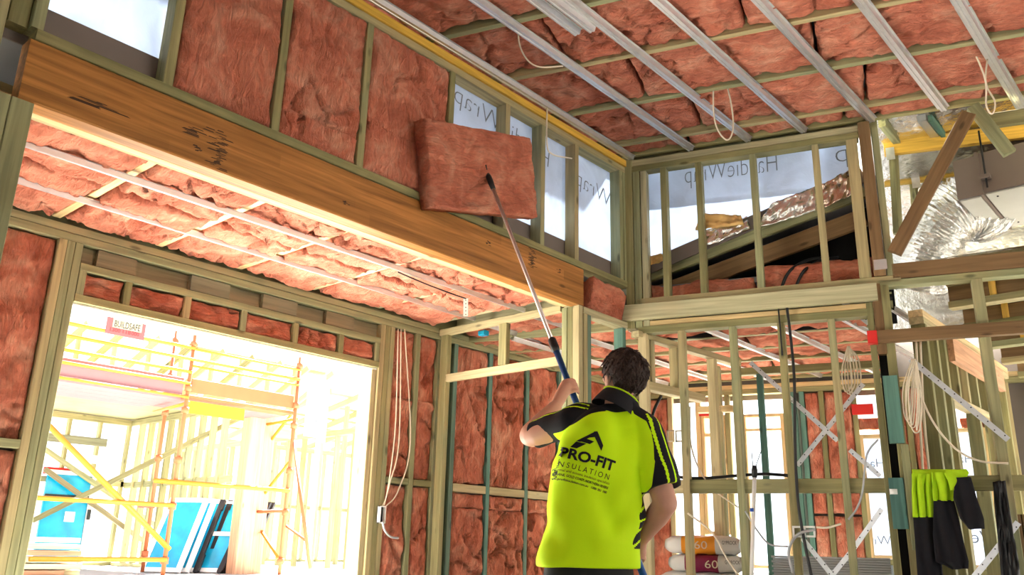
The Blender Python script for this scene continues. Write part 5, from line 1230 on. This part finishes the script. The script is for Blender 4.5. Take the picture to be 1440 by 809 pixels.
# ================================================================== cables, fittings, stores
def dpath(pts, D): return [ond(x, y, D) for x, y in pts]
def bpath(pts, off): return [onb(x, y, off) for x, y in pts]
cable('ceiling_cable', dpath(((737, -14), (729, 40), (734, 72), (754, 93), (792, 93)), 4.35), 0.0048, M_CREAM, 'cream cable tail curling below the high ceiling beside the spare channels')
cable('wall_cable', [onx(x, y, -3.29) for x, y in ((770, 133), (769, 200), (777, 217), (804, 223))], 0.0055, M_CREAM, 'short cable tail hanging in front of the bare clerestory studs')
cable('ceiling_cable', dpath(((1010, 58), (1006, 100), (1003, 140), (1007, 177), (1022, 197), (1031, 180), (1027, 140), (1014, 90), (1009, 60)), 4.95), 0.0052, M_CREAM, 'cream cable looped below the high ceiling near the printed wrap')
cable('ceiling_cable', dpath(((1360, -12), (1363, 50), (1385, 110), (1387, 148), (1395, 160), (1399, 143), (1386, 113), (1391, 50), (1378, -12)), 4.5), 0.0052, M_CREAM, 'cream cable looped down beside the roof void with yellow beams')
cable('ceiling_cable', dpath(((872, -10), (883, 8), (895, 16), (898, 21)), 4.4), 0.0045, M_CREAM, 'stub of cream cable poking out between two high ceiling batts')
fx = XW + 0.025
for k, pts in enumerate((((560, 463), (556, 600), (545, 690), (538, 712)), ((564, 463), (561, 620), (548, 680), (540, 712)), ((569, 463), (577, 620), (560, 690), (541, 714)))):
    cable('drop_cable', [onx(x, y, fx + 0.006 * k) for x, y in pts], 0.0045, M_CREAM, 'cream cable dropping to the white wall box beside the wide opening', 'cables to the white wall box')
wbx = thing('wall_box', 'white open wall box where cream cables gather beside the wide opening', 'electrical box', tuple(onx(537, 724, fx)))
a, b = onx(531, 736, fx), onx(541, 712, fx)
for y0, y1, z0, z1 in ((a.y, b.y, a.z, a.z + 0.008), (a.y, b.y, b.z - 0.008, b.z), (a.y, a.y + 0.008, a.z, b.z), (b.y - 0.008, b.y, a.z, b.z)): box('rim', (fx - 0.01, y0, z0), (fx + 0.02, y1, z1), M_WHITE, wbx)
box('back', (fx - 0.014, a.y, a.z), (fx - 0.0105, b.y, b.z), M_BLACK, wbx)
cable('drop_cable', [onx(x, y, fx + 0.03) for x, y in ((538, 734), (541, 746), (549, 755), (560, 757))], 0.0075, M_GALV, 'short grey cable tail curling out below the white wall box')
# perforated strap tag and wire below the alcove ceiling
q = onz(655, 420, 2.545)
hs_ = thing('hanging_strap', 'white perforated strap hanging from the alcove ceiling near the cross frame', 'strap', tuple(q))
q1 = ond(655, 445, (q - Vector(OC)).dot(FHV)); piece('strip', q, q1, 0.032, 0.002, M_WHITE, hs_, up=FHV, c=0.0004)
for k in range(5):
    c_ = q.lerp(q1, (k + 0.5) / 5) - FHV * 0.002; geo('hole', [c_ + SIDE * 0.004 * math.cos(t) + Z3 * 0.004 * math.sin(t) for t in np.linspace(0, 5.24, 6)], [tuple(range(6))], M_BLACK, hs_)
cable('ceiling_cable', [onz(x, y, 2.54) for x, y in ((560, 383), (600, 400), (640, 415), (655, 420))], 0.005, M_BLACK, 'thin black wire under the alcove ceiling leading to the white strap')
tag(box('blue_clip', tuple(onz(680, 469, 2.55) - Vector((0.03, 0.03, 0.02))), tuple(onz(680, 469, 2.55) + Vector((0.03, 0.03, 0.02))), M_BLUEF, c=0.012), 'small blue plastic clip under the ceiling beyond the cross frame', 'clip')
# cables through the back frame
cable('black_cable', bpath(((930, 556), (919, 580), (913, 615), (921, 650), (948, 669), (985, 673), (1040, 669), (1075, 667), (1108, 669)), 0.13), 0.011, M_BLACK, 'thick black cable sweeping through the lower back frame above the noggin')
cable('black_cable', bpath(((1106, 428), (1112, 476), (1117, 536), (1118, 620), (1121, 690), (1128, 745), (1142, 815)), -0.02), 0.010, M_BLACK, 'straight black cable running down along a back frame stud')
cable('black_cable', bpath(((1094, 428), (1097, 460), (1100, 500)), -0.012), 0.006, M_BLACK, 'short black cable end below the back frame top plate')
cable('cream_cable', bpath(((970, 572), (973, 632), (997, 682), (1038, 714)), 0.10), 0.0055, M_CREAM, 'cream cable sagging across the noggin above the bags')
cable('cream_cable', bpath(((967, 722), (1000, 748), (1022, 785), (1040, 812)), -0.03), 0.0065, M_CREAM, 'cream cable falling in front of the stacked bags')
cable('cream_cable', bpath(((1048, 719), (1066, 748), (1083, 766), (1108, 769)), -0.02), 0.006, M_GALV, 'grey cable sagging from a stud beside the riser pipe')
cable('cream_cable', bpath(((1235, 618), (1219, 640), (1213, 690), (1205, 715), (1193, 731)), -0.02), 0.0065, M_GALV, 'grey cable bowing beside the strap cross')
cable('cream_cable', bpath(((1146, 745), (1122, 752), (1109, 775), (1115, 806)), -0.03), 0.009, M_GALV, 'grey conduit bending down below the double wall brackets')
cable('cream_cable', bpath(((1148, 742), (1165, 742), (1183, 737)), -0.02), 0.007, M_CREAM, 'short pale conduit between wall brackets and stud')
cable('cream_cable', bpath(((1283, 512), (1291, 545), (1310, 590), (1340, 628), (1375, 648), (1418, 652)), -0.02), 0.0065, M_CREAM, 'cream cable swooping right from the bundle by the heavy post')
for k in range(6):
    x0 = 1272 + 3 * k; dx = (-1) ** k * (4 + k)
    cable('bundle_cable', bpath(((1282 + k, 505), (x0 + dx, 545), (x0 + dx * 0.6, 580 + 4 * k), (x0 + 6, 590 + 3 * k), (x0 + 9, 560), (1284 + k, 508)), -0.03 - 0.004 * k), 0.004, M_CREAM, 'thin cream cable looped in the bundle beside the heavy post', 'bundle beside the heavy post')
for k in range(2): cable('bundle_cable', bpath(((1288 + 6 * k, 480), (1293 + 6 * k, 580), (1298 + 9 * k, 668)), 0.10 + 0.02 * k), 0.008, M_CREAM, 'straight pale conduit dropping behind the cable bundle', 'conduits behind the bundle')
for k in range(4):
    x0 = 1190 + 4 * k
    cable('bundle_cable', bpath(((1192 + k, 487), (x0 - 6, 520), (x0 - 2, 550 + 3 * k), (x0 + 8, 540), (x0 + 5, 505), (1194, 489)), 0.35 + 0.01 * k), 0.005, M_CREAM, 'thin cream cable looped behind the strap cross in the back room', 'loops behind the strap cross')
cable('cream_cable', bpath(((924, 455), (915, 480), (912, 500), (916, 512)), 0.12), 0.006, M_CREAM, 'cream cable dropping from the ceiling behind the installer')
br = thing('wall_bracket', 'pair of open white wall brackets screwed to a back frame stud', 'bracket', tuple(onb(1130, 748, -0.01)))
for x0, x1 in ((1115, 1128), (1131, 1146)):
    A, B = onb(x0, 756, -0.01), onb(x1, 740, -0.01); w_ = (B - A).dot(BD)
    for s0, s1, z0, z1 in ((0, w_, A.z, A.z + 0.012), (0, w_, B.z - 0.012, B.z), (0, 0.012, A.z, B.z), (w_ - 0.012, w_, A.z, B.z)):
        piece('rim', A + BD * s0 + Z3 * ((z0 + z1) / 2 - A.z), A + BD * s1 + Z3 * ((z0 + z1) / 2 - A.z), 0.014, z1 - z0, M_WHITE, br, c=0.001)
br2 = thing('wall_bracket', 'pale plastic bracket on a teal stud behind the installer', 'bracket', tuple(onb(945, 614, 0.2)))
for x0, x1 in ((938, 948), (950, 962)):
    A, B = onb(x0, 622, 0.2), onb(x1, 605, 0.2); w_ = (B - A).dot(BD)
    for s0, s1, z0, z1 in ((0, w_, A.z, A.z + 0.01), (0, w_, B.z - 0.01, B.z), (0, 0.01, A.z, B.z), (w_ - 0.01, w_, A.z, B.z)):
        piece('rim', A + BD * s0 + Z3 * ((z0 + z1) / 2 - A.z), A + BD * s1 + Z3 * ((z0 + z1) / 2 - A.z), 0.014, z1 - z0, M_CREAM, br2, c=0.001)
# riser pipe
rp_ = thing('riser_pipe', 'white riser pipe with blue band and black two pronged cap', 'pipe', (onb(1058, 800, -0.06).x, onb(1058, 800, -0.06).y, 0))
A = onb(1057, 809, -0.06); B = onb(1060, 690, -0.06); C_ = onb(1061, 672, -0.06); x_, y_ = A.x, A.y
tube('pipe', [(x_, y_, 0.0), (x_, y_, A.z), tuple(C_)], 0.013, M_WHITE, rp_, 12, smooth=False)
tube('band', [tuple(onb(1058, 720, -0.06)), tuple(onb(1058, 715, -0.06))], 0.0165, plain('blue_band', (0.01, 0.07, 0.35), 0.4), rp_, 12, smooth=False)
tube('cap', [tuple(C_), tuple(onb(1061, 662, -0.06)), tuple(onb(1061, 655, -0.06))], [0.017, 0.02, 0.014], M_BLACK, rp_, 12, smooth=False)
tube('prong', [tuple(onb(1059, 658, -0.06)), tuple(onb(1057, 636, -0.06))], 0.003, M_BLACK, rp_, 6, smooth=False); tube('prong', [tuple(onb(1062, 658, -0.06)), tuple(onb(1071, 633, -0.06))], 0.003, M_BLACK, rp_, 6, smooth=False)
tag(tube('pipe_stub', [tuple(onb(1251, 692, -0.02) ), tuple(onb(1262, 692, -0.02))], 0.026, M_WHITE, None, 14, smooth=False), 'short white pipe stub beside the heavy post', 'pipe')

# ---- bags of compound stacked on a trestle table
M_BAGO = plain('orange_print', (0.80, 0.30, 0.02), 0.4, 0, 0.04); M_BAGM = plain('magenta_print', (0.22, 0.010, 0.055), 0.4, 0, 0.04); M_BAGW = plain('bag_white', (0.70, 0.69, 0.67), 0.45, 0, 0.03)
OB = 0.40
def bag(px0, px1, py0, py1, band, label, words):
    A = onb(px0, py1, OB); B = onb(px1, py0, OB); w_ = (B - A).dot(BD); h = (B.z - A.z) - 0.010; dpt = 0.30
    t = thing('product_bag', label, 'bag', tuple(A + BD * w_ / 2), 'stacked compound bags')
    nu, nv = 22, 24; v = []; f = []
    for i in range(nu + 1):
        u = i / nu; e_ = min(u, 1 - u); k = 1 - max(0, 1 - e_ / 0.16) ** 2 * 0.45
        for j in range(nv):
            a_ = 2 * math.pi * j / nv; ca, sa = math.cos(a_), math.sin(a_)
            cy = math.copysign(abs(ca) ** 0.55, ca) * dpt / 2 * (0.96 + 0.04 * k); cz = math.copysign(abs(sa) ** 0.6, sa) * h / 2 * k
            v.append(A + BD * (w_ * u) + BN * (dpt / 2 + cy) + Z3 * (h / 2 + cz + 0.004 * math.sin(u * 20 + j)))
    for i in range(nu):
        for j in range(nv): f.append((i * nv + j, i * nv + (j + 1) % nv, (i + 1) * nv + (j + 1) % nv, (i + 1) * nv + j))
    f.append(tuple(range(nv))); f.append(tuple(range(nu * nv + nv - 1, nu * nv - 1, -1)))
    o = geo('bag_body', v, f, M_BAGW, t, True)
    if band is not None:
        o.data.materials.append(band)
        for p in o.data.polygons:
            i = p.index // nv
            if p.index < nu * nv and nu * 0.20 <= i < nu * 0.68: p.material_index = 1
    for txt, ux, uz, sz, mat, wd_ in words:
        lettering('print', txt, sz, A + BD * (w_ * ux) - BN * 0.006 + Z3 * (h * uz), BD, Z3, mat, t, width=wd_)
    return t
M_BAGP = plain('pale_print', (0.75, 0.60, 0.45), 0.5)
bag(928, 1040, 804, 832, None, 'white bag lowest in the visible bag stack', [('GYPROCK', 0.14, 0.45, 0.05, M_BLACK, 0.2)])
bag(940, 1042, 779, 804, M_BAGM, 'white bag with a magenta band lying between two others', [('60', 0.50, 0.25, 0.075, M_BAGP, 0.09), ('GYPROCK', 0.78, 0.5, 0.035, M_BLACK, 0.10)])
bag(935, 1038, 752, 779, M_BAGO, 'white bag with an orange band topmost of the bag stack', [('60', 0.40, 0.3, 0.075, M_BAGP, 0.09), ('GYPROCK', 0.78, 0.55, 0.035, M_BLACK, 0.10)])
zt = onb(985, 832, OB).z
tt = thing('trestle_table', 'low timber trestle carrying the stacked bags behind the frame', 'trestle', tuple(pb(sb(985, 800, OB), OB + 0.15, 0)))
sA, sB = sb(915, 800, OB), sb(1060, 800, OB)
bbar('top', sA, sB, zt - 0.04, zt - 0.002, OB - 0.05, OB + 0.4, T_PALE, tt)
for s_ in (sA + 0.08, sB - 0.08):
    for o_ in (OB, OB + 0.33): bstud('leg', s_, 0, zt - 0.04, T_TREAT, tt, w=0.045, o0=o_, o1=o_ + 0.045)
# grey sheet stack behind
zs0 = onb(1165, 783, 0.7).z
gs = thing('sheet_stack', 'stack of grey wall sheets on bearers behind the frame', 'sheets', tuple(pb(sb(1165, 790, 0.7), 1.0, 0)))
for k in range(9): bbar('wall_sheet', sb(1085, 790, 0.7) + 0.01 * (k % 2), sb(1252, 790, 0.7), zs0 - 0.016 * (k + 1), zs0 - 0.016 * k - 0.002, 0.7, 1.35, M_GALV, gs, c=0.001)
for s_ in (sb(1100, 790, 0.7), sb(1235, 790, 0.7)):
    bstud('bearer', s_, 0, zs0 - 0.145, T_TREAT, gs, w=0.09, o0=0.72, o1=1.3)

# ---- high visibility jumper over the noggin
M_HV = plain('lime_fleece', (0.40, 0.66, 0.004), 0.85, 0, 0.06, 30, bump=0.2, bscale=120); M_NAVY = plain('navy_fleece', (0.006, 0.006, 0.009), 0.95, 0, 0.1, 30)
jm = thing('work_jumper', 'lime and black work jumper hung over the noggin beside the heavy post', 'jumper', tuple(onb(1320, 690, -0.06)))
def drape(name, rows, off, mat, seed, folds=5, amp=0.016, nu=26, thick=0.014):
    """cloth between left and right edges given row by row, with hanging folds"""
    v = []; f = []; nr_ = 10 * (len(rows) - 1) + 1
    for i in range(nr_):
        t = i / 10; k = min(int(t), len(rows) - 2); q = t - k
        y = rows[k][0] * (1 - q) + rows[k + 1][0] * q; xl = rows[k][1] * (1 - q) + rows[k + 1][1] * q; xr = rows[k][2] * (1 - q) + rows[k + 1][2] * q
        for j in range(nu + 1):
            u = j / nu; d = amp * math.sin(u * folds * 6.28 + seed + 0.8 * math.sin(t * 1.7 + seed)) * (0.4 + 0.6 * math.sin(min(t, 1.5) / 1.5 * 1.57)) + 0.02 * math.cos((u - 0.5) * 3.0)
            v.append(onb(xl + (xr - xl) * u, y, off) - BN * d)
    for i in range(nr_ - 1):
        for j in range(nu): f.append((i * (nu + 1) + j, i * (nu + 1) + j + 1, (i + 1) * (nu + 1) + j + 1, (i + 1) * (nu + 1) + j))
    o = geo(name, v, f, mat, jm, True); m_ = o.modifiers.new('thickness', 'SOLIDIFY'); m_.thickness = thick; m_.offset = 0; return o
drape('back_yoke', [(667, 1283, 1318), (690, 1283, 1316), (728, 1285, 1316)], -0.045, M_HV, 0.4, 3)
drape('back_panel', [(727, 1285, 1316), (770, 1288, 1322), (815, 1292, 1326)], -0.044, M_NAVY, 0.4, 2, 0.008)
drape('front_yoke', [(664, 1310, 1344), (684, 1311, 1342), (705, 1313, 1340)], -0.075, M_HV, 2.0, 2)
drape('front_panel', [(704, 1313, 1340), (750, 1312, 1352), (790, 1316, 1362), (800, 1340, 1360)], -0.074, M_NAVY, 2.0, 2, 0.010)
drape('shoulder', [(661, 1330, 1358), (666, 1328, 1362), (676, 1334, 1356), (690, 1338, 1343)], -0.10, M_HV, 1.0, 1, 0.01, 16)
drape('sleeve', [(672, 1342, 1362), (700, 1341, 1370), (730, 1352, 1380), (744, 1363, 1381)], -0.105, M_NAVY, 3.0, 1, 0.016, 16, 0.03)
v = []; 
tp = [onb(x, 667, -0.03) for x in (1283, 1300, 1320, 1345)]
tube('rail_fold', [p - Z3 * 0.005 for p in tp], 0.034, M_HV, jm, 12)
# black plastic strip and leaning boards at the far right
bsx = thing('plastic_strip', 'twisted black plastic strip hanging over the noggin beside the leaning boards', 'plastic', tuple(onb(1412, 740, -0.05)))
for (x0, x1), sd in (((1396, 1408), 0.3), ((1402, 1414), 1.7)):
    o = sheet('strip', onb(x0 + 12, 815, -0.05), onb(x1 + 22, 815, -0.05), onb(x1, 676, -0.06), onb(x0, 678, -0.06), M_BLACK, 0.05, sd, bsx, 8, 40)
for k in range(4):
    o = piece('leaning_board', pb(sb(1424 + 7 * k, 800, 0.25), 0.22, 0.0), pb(sb(1414 + 7 * k, 725, 0.25), 0.16, onb(1420, 724, 0.2).z), 0.02, 0.09, T_BROWN, None, up=BN); tag(o, 'brown board leaning behind the frame beside the black plastic strip', 'board', 'leaning brown boards')
